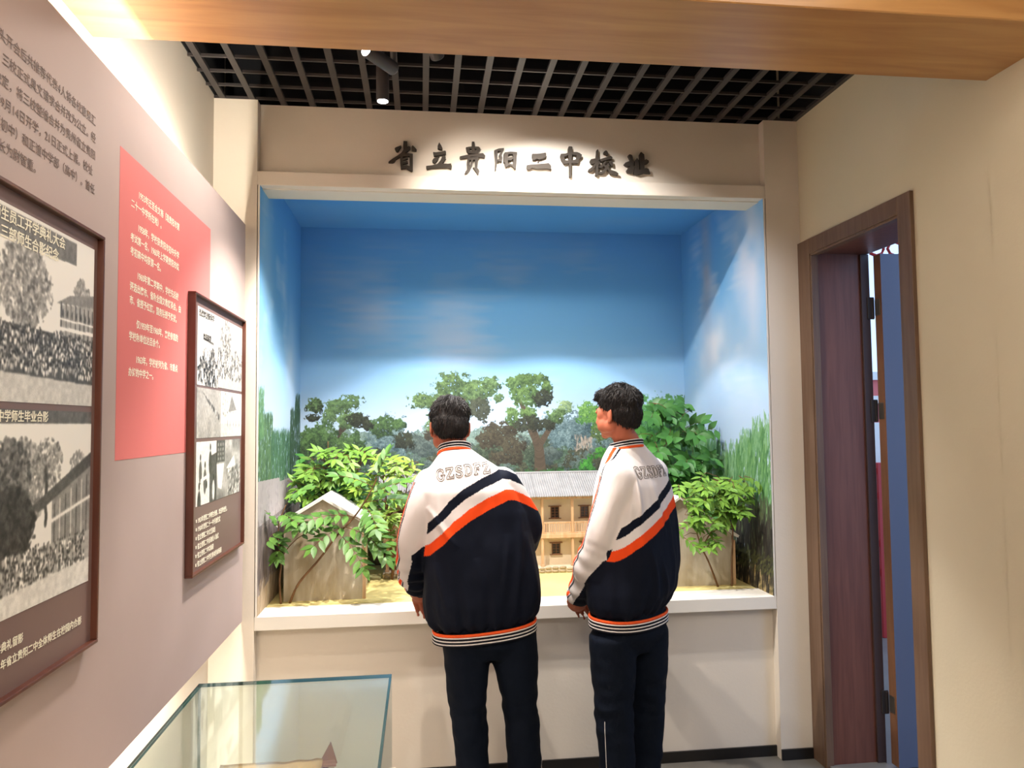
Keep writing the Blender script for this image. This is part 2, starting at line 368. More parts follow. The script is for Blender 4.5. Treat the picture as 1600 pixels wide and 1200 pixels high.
def fog(im, amp, cell):
    h, w_ = im.shape[:2]; g = np.random.rand(h//cell+3, w_//cell+3)
    yy, xx = np.mgrid[0:h, 0:w_]/cell; yi = yy.astype(int); xi = xx.astype(int); fy = yy-yi; fx = xx-xi
    fy = fy*fy*(3-2*fy); fx = fx*fx*(3-2*fx)
    n = (g[yi, xi]*(1-fx)+g[yi, xi+1]*fx)*(1-fy)+(g[yi+1, xi]*(1-fx)+g[yi+1, xi+1]*fx)*fy
    return (n-.5)*2*amp
R_ = random.random
def crowd(im, x0, x1, y0, y1, n, s):
    for i in range(n):
        x = x0+R_()*(x1-x0); y = y1-(y1-y0)*(i/n)
        c = random.choice((.95, .85, .7, .6, .45, .25)); dab(im, x, y-s*1.6, s*.8, s*1.7, 0, c); dab(im, x, y, s*.5, s*.6, 0, .35); dab(im, x, y+s*.5, s*.5, s*.35, 0, .08)
def tree_bw(im, cx, cy, r, n=500, s=6, lo=.15, hi=.62):
    for i in range(n):
        a = R_()*6.28; q = math.sqrt(R_()); x = cx+math.cos(a)*q*r*(.8+.4*R_()); y = cy+math.sin(a)*q*r*.9
        dab(im, x, y, s*(.4+R_()), s*(.3+.6*R_()), R_()*3, lo+(hi-lo)*R_(), .8)
def limb_bw(im, x, y0, y1):
    for i in range(40): dab(im, x+1.2*math.sin(i*.3), y0+(y1-y0)*i/40, 3, 4, 0, .25, .8)
def photo(kind, w_, h):
    im = canvas(h, w_, .93)+fog(canvas(h, w_), .05, 40)
    f = h/300
    if kind in (0, 1):
        tree_bw(im, w_*.66, h*.62, h*.26, 1300, 5*f, .3, .75); tree_bw(im, w_*.35, h*.6, h*.30, 900, 7*f); tree_bw(im, w_*.93, h*.68, h*.10, 160, 5*f, .4, .7)
        if kind == 1: tree_bw(im, w_*.78, h*.72, h*.15, 420, 4*f, .25, .7); tree_bw(im, w_*.60, h*.66, h*.22, 700, 6*f, .15, .55); tree_bw(im, w_*.62, h*.42, h*.22, 900, 7*f, .1, .3); limb_bw(im, w_*.77, h*.4, h*.7)
        if kind == 0:
            fillpoly(im, [(w_*.80, h*.58), (w_*.87, h*.65), (w_, h*.70), (w_, h*.62)], .5); fillpoly(im, [(w_*.82, h*.36), (w_*.82, h*.58), (w_, h*.62), (w_, h*.36)], .6)
            for i in range(8): xx = w_*(.825+i*.024); fillpoly(im, [(xx, h*.4), (xx+3*f, h*.4), (xx+3*f, h*.6), (xx, h*.6)], .2); dab(im, xx+6*f, h*.53, 2.5*f, 8*f, 0, .25)
            fillpoly(im, [(w_*.82, h*.43), (w_, h*.44), (w_, h*.46), (w_*.82, h*.45)], .95); fillpoly(im, [(w_*.82, h*.49), (w_, h*.50), (w_, h*.51), (w_*.82, h*.50)], .9)
            fillpoly(im, [(0, h*.42), (w_*.1, h*.40), (w_*.1, h*.44), (0, h*.48)], .25); fillpoly(im, [(0, 0), (w_, 0), (w_, h*.22), (0, h*.22)], .72)
            fillpoly(im, [(0, h*.18), (w_, h*.13), (w_, h*.4), (0, h*.4)], .3); crowd(im, 0, w_, h*.18, h*.41, 1300, 3.3*f)
            fillpoly(im, [(0, h*.82), (w_*.9, h*.84), (w_*.9, h*.98), (0, h*.98)], .42)
        else:
            fillpoly(im, [(w_*.70, h*.5), (w_, h*.76), (w_, h*.68), (w_*.74, h*.47)], .3); fillpoly(im, [(w_*.80, h*.22), (w_*.80, h*.52), (w_, h*.68), (w_, h*.2)], .5)
            for i in range(7): xx = w_*(.81+i*.028); fillpoly(im, [(xx, h*.22), (xx+3*f, h*.22), (xx+3*f, h*(.50+i*.022)), (xx, h*(.50+i*.022))], .8 if i % 2 else .25)
            fillpoly(im, [(w_*.80, h*.40), (w_, h*.49), (w_, h*.51), (w_*.80, h*.42)], .85)
            fillpoly(im, [(0, 0), (w_, 0), (w_, h*.3), (0, h*.26)], .6); crowd(im, 0, w_*.97, h*.10, h*.30, 1000, 3.6*f); fillpoly(im, [(0, 0), (w_, 0), (w_, h*.14), (0, h*.06)], .78)
            fillpoly(im, [(0, h*.93), (w_, h*.93), (w_, h), (0, h)], .35)
    if kind == 2:
        fillpoly(im, [(w_*.25, h*.55), (w_*.8, h*.5), (w_*.8, h*.8), (w_*.25, h*.8)], .7); crowd(im, w_*.25, w_*.85, h*.2, h*.5, 60, 9*f); crowd(im, 0, w_, 0, h*.35, 90, 13*f)
        fillpoly(im, [(w_*.28, h*.6), (w_*.78, h*.57), (w_*.78, h*.6), (w_*.28, h*.63)], .3)
    if kind == 3:
        tree_bw(im, w_*.3, h*.75, h*.28, 420, 8*f, .2, .8); crowd(im, 0, w_, h*.14, h*.62, 420, 6*f); fillpoly(im, [(0, 0), (w_, 0), (w_, h*.13), (0, h*.13)], .7)
    if kind == 4:
        im[:] = .6+fog(im, .06, 30)
        for i in range(70): q = i/70; dab(im, w_*(.2+.75*q), h*(.88-.5*q)+R_()*18*f, (2+5*q)*f, (5+14*q)*f, 0, random.choice((.2, .3, .75)))
    if kind == 5:
        tree_bw(im, w_*.2, h*.7, h*.3, 300, 9*f, .5, .85); fillpoly(im, [(w_*.35, h*.55), (w_*.5, h*.95), (w_*.75, h*.6)], .5); fillpoly(im, [(0, 0), (w_, 0), (w_, h*.28), (0, h*.3)], .72)
        for q in (.3, .42, .58, .7, .86): dab(im, w_*q, h*.42, 7*f, 30*f, 0, .88); dab(im, w_*q+2, h*.3, 5*f, 26*f, 0, .35); dab(im, w_*q, h*.54, 6*f, 7*f, 0, .2)
    if kind == 6:
        im[:] = .82; fillpoly(im, [(w_*.65, 0), (w_, 0), (w_, h*.8), (w_*.65, h*.75)], .3)
        for x, y, s in ((.2, .75, 1.1), (.42, .62, 1.2), (.68, .9, 1.2), (.5, .3, 1.3), (.15, .3, 1.3), (.85, .4, 1.)):
            dab(im, w_*x, h*(y-.22*s), 22*f*s, 50*f*s, 0, random.choice((.25, .35, .8))); dab(im, w_*x, h*y, 9*f*s, 14*f*s, 0, .15)
        fillpoly(im, [(w_*.2, h*.35), (w_*.62, h*.42), (w_*.6, h*.47), (w_*.22, h*.41)], .95)
    if kind == 7:
        im[:] = .55+fog(im, .15, 25); fillpoly(im, [(0, h*.62), (w_*.32, h*.62), (w_*.32, h), (0, h)], .3)
        for i in range(4):
            for j in range(3): fillpoly(im, [(w_*(.04+j*.09), h*(.66+i*.08)), (w_*(.09+j*.09), h*(.66+i*.08)), (w_*(.09+j*.09), h*(.71+i*.08)), (w_*(.04+j*.09), h*(.71+i*.08))], .5)
        fillpoly(im, [(0, h*.6), (w_*.3, h*.6), (w_*.2, h*.15), (w_*.05, h*.2)], .85); fillpoly(im, [(w_*.4, h*.5), (w_*.7, h*.7), (w_*.8, h*.5)], .95)
        for i in range(120): dab(im, w_*(.45+.55*R_()), h*.5*R_(), 4*f, 14*f, -.8, random.choice((.2, .35, .85)))
    for _ in range(2): im[1:-1, 1:-1] = (im[1:-1, 1:-1]*2+im[:-2, 1:-1]+im[2:, 1:-1]+im[1:-1, :-2]+im[1:-1, 2:])/6
    im += fog(im, .05, 5)+(np.random.rand(h, w_)-.5)*.05
    im = .11+np.clip((im-.5)*1.35+.55, 0, 1)*.87
    return np.stack([im, im*.985, im*.96], -1)[::1]
M_fr = wood('frame_wood', rgb(86, 48, 38), rgb(104, 62, 48), 2, .35, 3, .5, 12)
M_board = mat('frame_board', rgb(126, 102, 98), .45, var=.03, scale=3, spec=.4)
def framed(y0, y1, label, photos, bands, lines, name='picture_frame'):
    z0, z1 = 1.034, 1.928; T = P+.025; b = .0075
    f = thing(name, (P, (y0+y1)/2, z0), label, 'framed poster')
    X0 = P+.0008
    for nm, q in (('frame_rail', (X0, T, y0, y1, z1-b, z1)), ('frame_rail', (X0, T, y0, y1, z0, z0+b)), ('frame_stile', (X0, T, y0, y0+b, z0+b, z1-b)), ('frame_stile', (X0, T, y1-b, y1, z0+b, z1-b))):
        MB().bbox(*q, b=.0012).build(nm, M_fr, f)
    MB().box(X0, P+.0115, y0+b, y1-b, z0+b, z1-b).build('backing_board', M_board, f)
    for i, (k_, ya, yb, za, zb, tilt) in enumerate(photos):
        pw = 460 if k_ < 2 else 180; ph = int(pw*(zb-za)/(yb-ya))
        m = image_mat('print_%d' % k_, photo(k_, pw, ph), .45)
        quad_uv('photograph', [(P+.0125, ya, za), (P+.0125, yb, za), (P+.0125, yb, zb), (P+.0125, ya, zb)], m, f)
    for txt, y, z, fs, m in lines: line(txt, y, z, m, fs, f, P+.0128, .0003)
    return f
framed(.86, 1.753, 'large wooden framed poster with two old school photographs on the mauve panel', [(0, .89, 1.728, 1.548, 1.893, 0), (1, .89, 1.728, 1.172, 1.535, 0)], 0,
       [('解放初期贵阳第二中学全校师生员工开学典礼大会', 1.02, 1.873, .026, M_txtw), ('庆祝一九五一年省立贵阳二中三部师生合影纪念', 1.02, 1.842, .026, M_txtw), ('公历一九五二年贵阳第二中学师生毕业合影', 1.12, 1.523, .022, M_txtw),
        ('1950年省立贵阳二中开学典礼留影', 1.50-.018*17, 1.126, .018, M_txtw), ('1951年省立贵阳二中全体师生在校园内合影', 1.716-.018*20, 1.097, .018, M_txtw)])
Z6 = [1.200, 1.173, 1.145, 1.117, 1.089, 1.061]
T6 = ['1953年贵阳二中师生合影，欢送毕业生。', '1958年贵阳二十一中升旗仪式', '省立贵阳二中文艺演出', '省立贵阳二中运动会入场式', '省立贵阳二中实验课', '省立贵阳二中学生集体劳动场面']
M_txtb = mat('print_black', rgb(40, 38, 38), .7)
framed(2.431, 3.112, 'smaller dark red framed poster with six old photographs beside the salmon red print', [(2, 2.497, 2.741, 1.637, 1.892, 0), (3, 2.745, 3.098, 1.640, 1.892, 0), (4, 2.497, 2.782, 1.464, 1.629, 0), (5, 2.785, 3.098, 1.464, 1.629, 0), (6, 2.497, 2.736, 1.245, 1.452, 0), (7, 2.740, 3.08, 1.245, 1.452, 0)], 0,
       [('■', 2.500, z, .013, M_txtw) for z in Z6]+[(t_, 2.520, z, .021, M_txtw) for t_, z in zip(T6, Z6)]+[('热烈欢迎新同学', 2.51, 1.874, .026, M_txtb), ('欢送同学', 2.56, 1.80, .024, M_txtb)])
# ------------------------------------------------------------------ glass display case
M_pedge = mat('glass_edge', rgb(40, 92, 92), .15, spec=.8)
gm = bpy.data.materials.new('clear_glass'); gm.use_nodes = True; n = gm.node_tree.nodes; L = gm.node_tree.links
n.remove(n['Principled BSDF']); tr = n.new('ShaderNodeBsdfTransparent'); tr.inputs[0].default_value = (.945, .975, .955, 1)
gl = n.new('ShaderNodeBsdfGlossy'); gl.inputs[0].default_value = (.9, .97, 1, 1); gl.inputs['Roughness'].default_value = .04
ge = n.new('ShaderNodeNewGeometry'); dt = n.new('ShaderNodeVectorMath'); dt.operation = 'DOT_PRODUCT'; L.new(ge.outputs['Incoming'], dt.inputs[0]); L.new(ge.outputs['Normal'], dt.inputs[1])
def mth(op, a, b=None):
    q = n.new('ShaderNodeMath'); q.operation = op
    for i, v in enumerate((a, b)):
        if v is None: continue
        if isinstance(v, (int, float)): q.inputs[i].default_value = v
        else: L.new(v, q.inputs[i])
    return q.outputs[0]
f5 = mth('ADD', mth('MULTIPLY', mth('POWER', mth('SUBTRACT', 1.0, mth('ABSOLUTE', dt.outputs['Value'])), 5.0), .96), .045)
mx = n.new('ShaderNodeMixShader'); L.new(f5, mx.inputs[0]); L.new(tr.outputs[0], mx.inputs[1]); L.new(gl.outputs[0], mx.inputs[2]); L.new(mx.outputs[0], n['Material Output'].inputs[0])
CX0, CX1, CY0, CY1, CZ = -.476, -.067, .55, 1.703, .95
cs = thing('display_case', ((CX0+CX1)/2, 1.1, 0), 'glass-topped display case with greenish edges beside the mauve panel', 'display case')
def pane(x0, x1, y0, y1, z0, z1, thin):
    mb = MB().box(x0, x1, y0, y1, z0, z1)
    mb.m = [0 if i in {0: (4, 5), 1: (2, 3), 2: (0, 1)}[thin] else 1 for i in range(6)]
    mb.build('glass_pane', [gm, M_pedge], cs)
g_ = .006
pane(CX0, CX1, CY0, CY1, CZ-g_, CZ, 2)
pane(CX0, CX1, CY1-g_, CY1, .745, CZ-g_, 1); pane(CX0, CX1, CY0, CY0+g_, .745, CZ-g_, 1)
pane(CX0, CX0+g_, CY0+g_, CY1-g_, .745, CZ-g_, 0); pane(CX1-g_, CX1, CY0+g_, CY1-g_, .745, CZ-g_, 0)
MB().bbox(CX0-.01, CX1+.01, CY0-.01, CY1+.01, .05, .745, .003).build('plinth', M_white, cs)
MB().box(CX0+.01, CX1-.01, CY0+.01, CY1-.01, 0, .05).build('kick_base', M_base, cs)
M_paper = mat('old_paper', rgb(196, 164, 122), .8, var=.14, scale=14, bump=.3, bscale=30)
pp = MB(); nx, ny = 16, 10
for s in range(3):
    z = .752+s*.016; x0, x1, y0, y1 = -.425+.008*s, -.185-.010*s, 1.33, 1.645-.012*s
    vs = []
    for j in range(ny+1):
        for i in range(nx+1):
            vs.append((x0+(x1-x0)*i/nx, y0+(y1-y0)*j/ny+.004*noise.noise((i*.9, s, 3)), z+.016+.006*noise.noise((i*.35, j*.4, s*3))+(.012*(j/ny)**4)))
    fs = [(j*(nx+1)+i, j*(nx+1)+i+1, (j+1)*(nx+1)+i+1, (j+1)*(nx+1)+i) for j in range(ny) for i in range(nx)]
    k0 = len(vs); vs += [(a, b, z+.001) for a, b, c in vs]
    fs += [tuple(q+k0 for q in f)[::-1] for f in fs]
    ed = [j*(nx+1) for j in range(ny+1)]; rim = list(range(nx+1))+[j*(nx+1)+nx for j in range(1, ny+1)]+[ny*(nx+1)+i for i in range(nx-1, -1, -1)]+[j*(nx+1) for j in range(ny-1, 0, -1)]
    fs += [(rim[i], rim[(i+1) % len(rim)], rim[(i+1) % len(rim)]+k0, rim[i]+k0) for i in range(len(rim))]
    pp.add(vs, fs)
bk = thing('old_document', (-.31, 1.5, .745), 'yellowed old booklet lying inside the glass case', 'document')
pp.build('sheets', M_paper, bk, True)
MB().prism([(-.215, 1.60), (-.19, 1.655), (-.176, 1.60)], lambda a, b: (a, b, .803), lambda a, b: (a, b+.004, .806)).add([(-.215, 1.615, .80), (-.193, 1.652, .832), (-.176, 1.622, .80), (-.215, 1.618, .80), (-.193, 1.655, .832), (-.176, 1.625, .80)], [(0, 1, 2), (5, 4, 3), (0, 3, 4, 1), (1, 4, 5, 2), (2, 5, 3, 0)]).build('folded_corner', mat('paper_fold', rgb(150, 110, 92), .8), bk)
MB().box(-.222, -.219, 1.36, 1.60, .8015, .8035).build('red_mark', mat('red_ink', rgb(170, 60, 50), .7), bk)
# ------------------------------------------------------------------ raised sign characters
SIGN = {'sheng':[[(-111,2713),(-105,2718),(-83,2727),(-82,2722),(-90,2709),(-97,2698),(-105,2701)],[(-72,2747),(-56,2746),(-56,2734),(-58,2721),(-49,2725),(-42,2721),(-43,2713),(-53,2703),(-64,2695),(-83,2679),(-91,2673),(-105,2664),(-112,2653),(-119,2649),(-138,2649),(-137,2653),(-119,2667),(-100,2680),(-81,2695),(-73,2708),(-74,2726)],[(-33,2729),(-25,2722),(-15,2711),(-16,2705),(-27,2704),(-37,2706),(-37,2722)],[(-88,2682),(-75,2692),(-75,2633),(-78,2622),(-84,2622),(-87,2643)],[(-81,2688),(-60,2693),(-32,2691),(-32,2682),(-53,2679),(-77,2676)],[(-46,2687),(-32,2691),(-32,2616),(-38,2612),(-50,2621),(-46,2634)],[(-83,2622),(-81,2634),(-60,2639),(-46,2635),(-34,2616),(-38,2612),(-60,2625),(-71,2624)],[(-78,2668),(-55,2676),(-53,2668),(-78,2660)],[(-78,2651),(-55,2658),(-53,2650),(-78,2642)]],'li':[[(84,2747),(93,2733),(99,2719),(98,2714),(87,2714),(77,2719),(77,2731)],[(57,2702),(68,2701),(91,2705),(110,2710),(114,2705),(113,2694),(87,2688),(61,2684)],[(53,2664),(59,2673),(79,2683),(82,2677),(75,2663),(64,2652),(55,2657)],[(99,2687),(108,2687),(113,2682),(112,2673),(104,2662),(94,2649),(87,2641),(66,2641),(80,2654),(89,2665),(96,2680)],[(26,2638),(52,2642),(69,2647),(94,2652),(122,2651),(135,2653),(139,2641),(136,2628),(122,2634),(87,2633),(52,2630),(30,2624),(27,2629)]],'gui':[[(229,2755),(240,2755),(242,2731),(241,2701),(226,2700),(228,2731)],[(202,2728),(214,2728),(222,2713),(222,2700),(214,2700),(205,2712)],[(202,2728),(216,2731),(229,2733),(259,2733),(266,2726),(242,2723),(214,2722)],[(250,2728),(266,2726),(259,2712),(254,2701),(241,2701),(248,2716)],[(214,2712),(254,2715),(255,2704),(215,2700)],[(175,2686),(207,2694),(250,2701),(278,2704),(288,2693),(286,2683),(271,2686),(229,2687),(203,2680),(177,2676),(174,2681)],[(209,2682),(220,2683),(215,2656),(217,2635),(207,2633),(206,2656)],[(208,2682),(258,2686),(258,2675),(241,2673),(216,2670)],[(244,2683),(258,2684),(254,2658),(252,2636),(242,2637),(241,2662)],[(224,2670),(234,2674),(230,2648),(219,2624),(207,2611),(195,2610),(200,2619),(213,2635),(221,2652)],[(232,2637),(249,2638),(260,2627),(261,2619),(258,2608),(253,2608),(247,2618),(239,2629)]],'yang':[[(329,2720),(344,2724),(342,2667),(336,2629),(331,2629),(333,2669)],[(331,2720),(349,2728),(372,2731),(372,2725),(366,2711),(358,2702),(354,2704),(359,2717),(349,2718),(338,2713)],[(349,2698),(354,2709),(366,2711),(362,2696),(365,2685),(363,2668),(344,2670),(343,2678),(354,2680),(352,2693)],[(371,2705),(379,2711),(392,2706),(389,2684),(390,2662),(386,2647),(379,2645),(376,2653),(375,2666),(371,2666)],[(375,2711),(401,2715),(431,2714),(431,2703),(400,2705),(379,2699)],[(412,2712),(431,2714),(428,2672),(426,2638),(421,2636),(411,2647),(413,2671)],[(387,2688),(411,2692),(413,2683),(404,2676),(389,2675)],[(378,2664),(400,2661),(424,2654),(424,2636),(404,2652),(393,2653),(382,2644)]],'er':[[(499,2709),(524,2710),(549,2714),(560,2717),(564,2711),(562,2697),(541,2687),(529,2684),(521,2688),(511,2682),(502,2682),(498,2700)],[(474,2656),(487,2659),(523,2663),(567,2668),(572,2670),(580,2663),(585,2657),(584,2640),(568,2644),(546,2643),(519,2641),(497,2645),(485,2637),(477,2637),(473,2648)]],'zhong':[[(667,2749),(680,2749),(684,2745),(682,2715),(678,2671),(676,2607),(667,2609),(667,2667),(663,2715),(664,2741)],[(627,2703),(630,2713),(644,2714),(645,2700),(646,2689),(649,2668),(642,2670),(633,2684)],[(630,2713),(651,2715),(670,2722),(703,2724),(718,2719),(726,2711),(703,2709),(679,2713),(661,2707),(644,2700)],[(703,2722),(726,2713),(725,2702),(714,2691),(710,2674),(695,2674),(701,2694)],[(642,2685),(669,2683),(710,2692),(708,2673),(669,2672),(645,2667)]],'xiao':[[(795,2736),(800,2740),(803,2736),(802,2705),(805,2698),(800,2623),(794,2616),(787,2620),(790,2638),(792,2700)],[(765,2688),(768,2693),(791,2698),(808,2702),(811,2696),(799,2682),(781,2673),(770,2672),(765,2681)],[(792,2682),(801,2678),(788,2660),(774,2640),(765,2637),(755,2639),(756,2645),(772,2657)],[(800,2687),(814,2679),(806,2667),(800,2674)],[(829,2730),(838,2736),(845,2731),(850,2717),(846,2713),(835,2718),(828,2722)],[(810,2694),(831,2701),(860,2711),(868,2705),(866,2696),(848,2694),(828,2688),(817,2683),(810,2687)],[(835,2688),(841,2684),(830,2670),(825,2661),(816,2654),(805,2655),(805,2661),(819,2670)],[(855,2689),(866,2689),(870,2676),(870,2665),(863,2665),(855,2675),(848,2684)],[(844,2677),(852,2675),(848,2657),(839,2642),(825,2628),(803,2627),(801,2633),(818,2639),(832,2653)],[(828,2670),(843,2662),(856,2647),(883,2639),(894,2631),(893,2623),(858,2626),(854,2635),(839,2651),(826,2663)]],'zhi':[[(941,2716),(949,2722),(959,2719),(963,2710),(964,2701),(970,2688),(964,2661),(948,2656),(948,2674),(951,2696),(945,2709)],[(922,2676),(929,2683),(947,2690),(965,2692),(965,2674),(942,2665),(928,2669)],[(933,2647),(942,2660),(964,2670),(971,2666),(968,2648),(957,2634),(937,2637)],[(983,2706),(991,2695),(993,2675),(993,2649),(977,2630),(966,2637),(971,2657),(973,2693)],[(995,2722),(1002,2735),(1017,2723),(1018,2701),(1016,2645),(997,2644),(997,2676),(996,2711)],[(1015,2696),(1026,2701),(1038,2695),(1038,2686),(1030,2680),(1014,2677)],[(966,2643),(996,2651),(1023,2659),(1036,2657),(1041,2641),(1045,2636),(1018,2637),(986,2628),(968,2632)]]}
M_sign = mat('sign_metal', rgb(60, 53, 46), .7, spec=.3, var=.04, scale=20)
names = [('sheng', '省', 'first from the left'), ('li', '立', 'second'), ('gui', '贵', 'third'), ('yang', '阳', 'fourth'), ('er', '二', 'fifth'), ('zhong', '中', 'sixth'), ('xiao', '校', 'seventh'), ('zhi', '址', 'last')]
for k_, ch, pos in names:
    polys = SIGN[k_]; xs = [p[0] for q in polys for p in q]; zs = [p[1] for q in polys for p in q]
    mb = MB()
    for i, q in enumerate(polys):
        e = i*.00025
        mb.prism([(a/1000, c/1000) for a, c in q], lambda a, c: (a, REC-.020-e, c), lambda a, c: (a, REC-.004, c))
    cx = (min(xs)+max(xs))/2000; cz = (min(zs)+max(zs))/2000
    mb.box(cx-.003, cx+.003, REC-.006, REC, cz-.003, cz+.003)
    o = mb.build('sign_character', M_sign, None, loc=(cx, REC, cz))
    tag(o, 'raised dark brush-style character %s, %s of the wall sign above the niche' % (ch, pos), 'sign lettering', 'raised characters of the wall sign')
# ------------------------------------------------------------------ painted murals inside the niche (paint on flat walls)
def col(r, g, b): return np.array((r/255, g/255, b/255))
def skyfill(h, w_, z0, z1):
    im = np.zeros((h, w_, 3)); z = np.linspace(z0, z1, h)
    kn = [(.6, (206, 222, 238)), (1.55, (184, 208, 234)), (1.75, (156, 200, 236)), (2.0, (118, 180, 228)), (2.3, (104, 174, 230)), (2.7, (92, 162, 226))]
    for c in range(3): im[..., c] = np.interp(z, [k[0] for k in kn], [k[1][c]/255 for k in kn])[:, None]
    return im
def clouds(im, x0=0, x1=1, y0=0, y1=1, amp=.5, tint=(226, 230, 238)):
    h, w_ = im.shape[:2]; b = canvas(h, w_)
    f = fog(b, 1, max(8, w_//5))+.5*fog(b, 1, max(6, w_//11))
    st = np.repeat(fog(canvas(h, max(8, w_//6)), 1, 9), 6, 1)
    st = np.pad(st, ((0, 0), (0, max(0, w_-st.shape[1]))), 'edge')[:, :w_]
    m = np.clip(f*.7+st*.22-.05, 0, 1)*amp
    yy, xx = np.mgrid[0:h, 0:w_]; m = m*np.clip((xx/w_-x0)*9+.3, 0, 1)*np.clip((x1-xx/w_)*9+.3, 0, 1)*np.clip((yy/h-y0)*6, 0, 1)*np.clip((y1-yy/h)*6+.4, 0, 1)
    return im*(1-m[..., None])+col(*tint)*m[..., None]
S = 420.0   # mural pixels per metre
def crown(im, cx, cy, rx, ry, n, hi, lo, s=5.0, holes=.0):
    """leafy clump with a ragged edge: broken noise outline, speckled leaf texture, lit from the upper left"""
    h, w_ = im.shape[:2]; r_ = 1.35
    x0, x1, y0, y1 = max(0, int(cx-rx*r_)), min(w_, int(cx+rx*r_)), max(0, int(cy-ry*r_)), min(h, int(cy+ry*r_))
    if x1-x0 < 4 or y1-y0 < 4: return
    b = np.zeros((y1-y0, x1-x0)); n1 = fog(b, 1, 14); n2 = fog(b, 1, 6); n3 = fog(b, 1, 3); n4 = np.random.rand(*b.shape)*2-1
    yy, xx = np.mgrid[y0:y1, x0:x1]; ux = (xx-cx)/rx; uy = (yy-cy)/ry; d = np.hypot(ux, uy)+n1*.26+n2*.24+n3*.16
    m = np.clip((.93-d)*9, 0, 1)*np.where((n2*.6+n3*.5) < -.62, .15, 1)
    k = np.clip(.52+.34*(uy*.8-ux*.4)+.30*n2+.26*n3+.10*n4+.16*n1, 0, 1)[..., None]
    c = col(*lo)*(1-k)+col(*hi)*k; c = c*(1+.10*n4[..., None]); m = m[..., None]*.96
    im[y0:y1, x0:x1] = im[y0:y1, x0:x1]*(1-m)+c*m
def limb(im, pts, w0, w1, c):
    n = 24*(len(pts)-1)
    for i in range(n+1):
        t_ = i/n*(len(pts)-1); k_ = min(int(t_), len(pts)-2); f = t_-k_
        x = pts[k_][0]*(1-f)+pts[k_+1][0]*f; y = pts[k_][1]*(1-f)+pts[k_+1][1]*f; r = w0+(w1-w0)*i/n
        dab(im, x, y, r, r, 0, col(*c)*(.9+.2*R_()), .9)
Z0M, Z1M = .70, ZN
hh, ww = int((Z1M-Z0M)*S), int((B-A)*S)
im = skyfill(hh, ww, Z0M, Z1M)
im = clouds(im, .0, .8, .40, .97, .85, (176, 196, 222)); im = clouds(im, .45, 1, .40, .62, .55, (236, 236, 242))
PXM = 266.0
def bx(px): return (px-470)/PXM*S
def by(px, py): return ((1.5+((668-.0099*(px-642))-py)/PXM)-Z0M)*S
def cr(px, py, rx, ry, n, hi, lo, s=5): crown(im, bx(px), by(px, py), rx/PXM*S, ry/PXM*S, n, hi, lo, s)
GR_H, GR_L = (118, 150, 92), (36, 52, 36)
BL_H, BL_L = (126, 150, 152), (48, 68, 74)
DK_H, DK_L = (70, 76, 58), (32, 36, 32)
BR_H, BR_L = (110, 160, 74), (26, 66, 28)
# far hazy hill of foliage
for i in range(46): px = 470+i*13.4; cr(px, 700+random.uniform(-10, 8), 24, 22, 90, (138, 160, 150), (76, 98, 92), 5)
for px, py, rx, ry in ((600, 690, 34, 34), (640, 715, 30, 30), (845, 690, 30, 34), (880, 690, 34, 44), (900, 672, 26, 26), (930, 715, 40, 30), (870, 735, 40, 22)): cr(px, py, rx, ry, 420, BL_H, BL_L, 4.5)
for px, py in ((828, 716), (812, 728), (672, 690), (900, 700), (915, 726)): 
    for i in range(160): dab(im, bx(px+random.uniform(-14, 14)), by(px, py+random.uniform(-14, 14)), 5.5, 1.6, 1.4+.5*R_(), col(190, 176, 160)*(.6+.4*R_()), .6)
for i in range(60): px = 470+i*10.2; cr(px, 728+random.uniform(-12, 12), 22, 20, 90, *random.choice((((96, 122, 96), (40, 56, 50)), ((112, 130, 124), (48, 62, 62)), ((92, 96, 76), (42, 44, 38)))))
for i in range(14): px = 640+i*16; cr(px, 704+random.uniform(-8, 10), 18, 16, 90, *random.choice((((96, 112, 90), (44, 54, 46)), ((104, 118, 112), (52, 64, 64)))))
# left tree
limb(im, [(bx(526), by(526, 720)), (bx(528), by(528, 680)), (bx(540), by(540, 640))], 7, 3, (70, 62, 54)); limb(im, [(bx(528), by(528, 680)), (bx(555), by(555, 655))], 5, 2, (70, 62, 54))
for px, py, rx, ry, n in ((524, 640, 20, 14, 420), (545, 634, 18, 12, 360), (512, 655, 12, 14, 260), (538, 660, 24, 16, 500)): cr(px, py, rx, ry, n, GR_H, (60, 78, 56), 4.2)
cr(555, 662, 18, 12, 420, DK_H, DK_L, 4.2); cr(570, 668, 10, 10, 160, DK_H, DK_L, 4); cr(490, 640, 15, 14, 300, GR_H, DK_L, 4.5); cr(488, 658, 12, 6, 90, DK_H, DK_L, 4)
for px, py, rx, ry, n in ((500, 686, 26, 22, 500), (540, 700, 30, 24, 600), (480, 700, 24, 26, 500), (592, 672, 20, 18, 360), (615, 668, 12, 10, 170)): cr(px, py, rx, ry, n, (96, 130, 76), (36, 52, 38), 4.6)
cr(625, 692, 17, 13, 400, DK_H, DK_L, 4.2); cr(560, 715, 40, 14, 500, DK_H, (38, 44, 38), 4.6)
# centre left broad crown
for px, py, rx, ry, n in ((696, 608, 32, 20, 900), (650, 632, 24, 14, 520), (735, 618, 32, 20, 800), (757, 605, 15, 12, 300), (690, 640, 36, 24, 900), (668, 668, 14, 18, 300), (768, 628, 10, 8, 110)): cr(px, py, rx, ry, n, (124, 154, 94), (44, 60, 42), 4.4)
cr(738, 645, 20, 20, 500, (84, 90, 72), (50, 54, 46), 4.4); cr(668, 684, 20, 9, 260, (78, 74, 62), (52, 48, 42), 4.2)
limb(im, [(bx(700), by(700, 720)), (bx(702), by(702, 670)), (bx(715), by(715, 630))], 8, 3, (84, 74, 62))
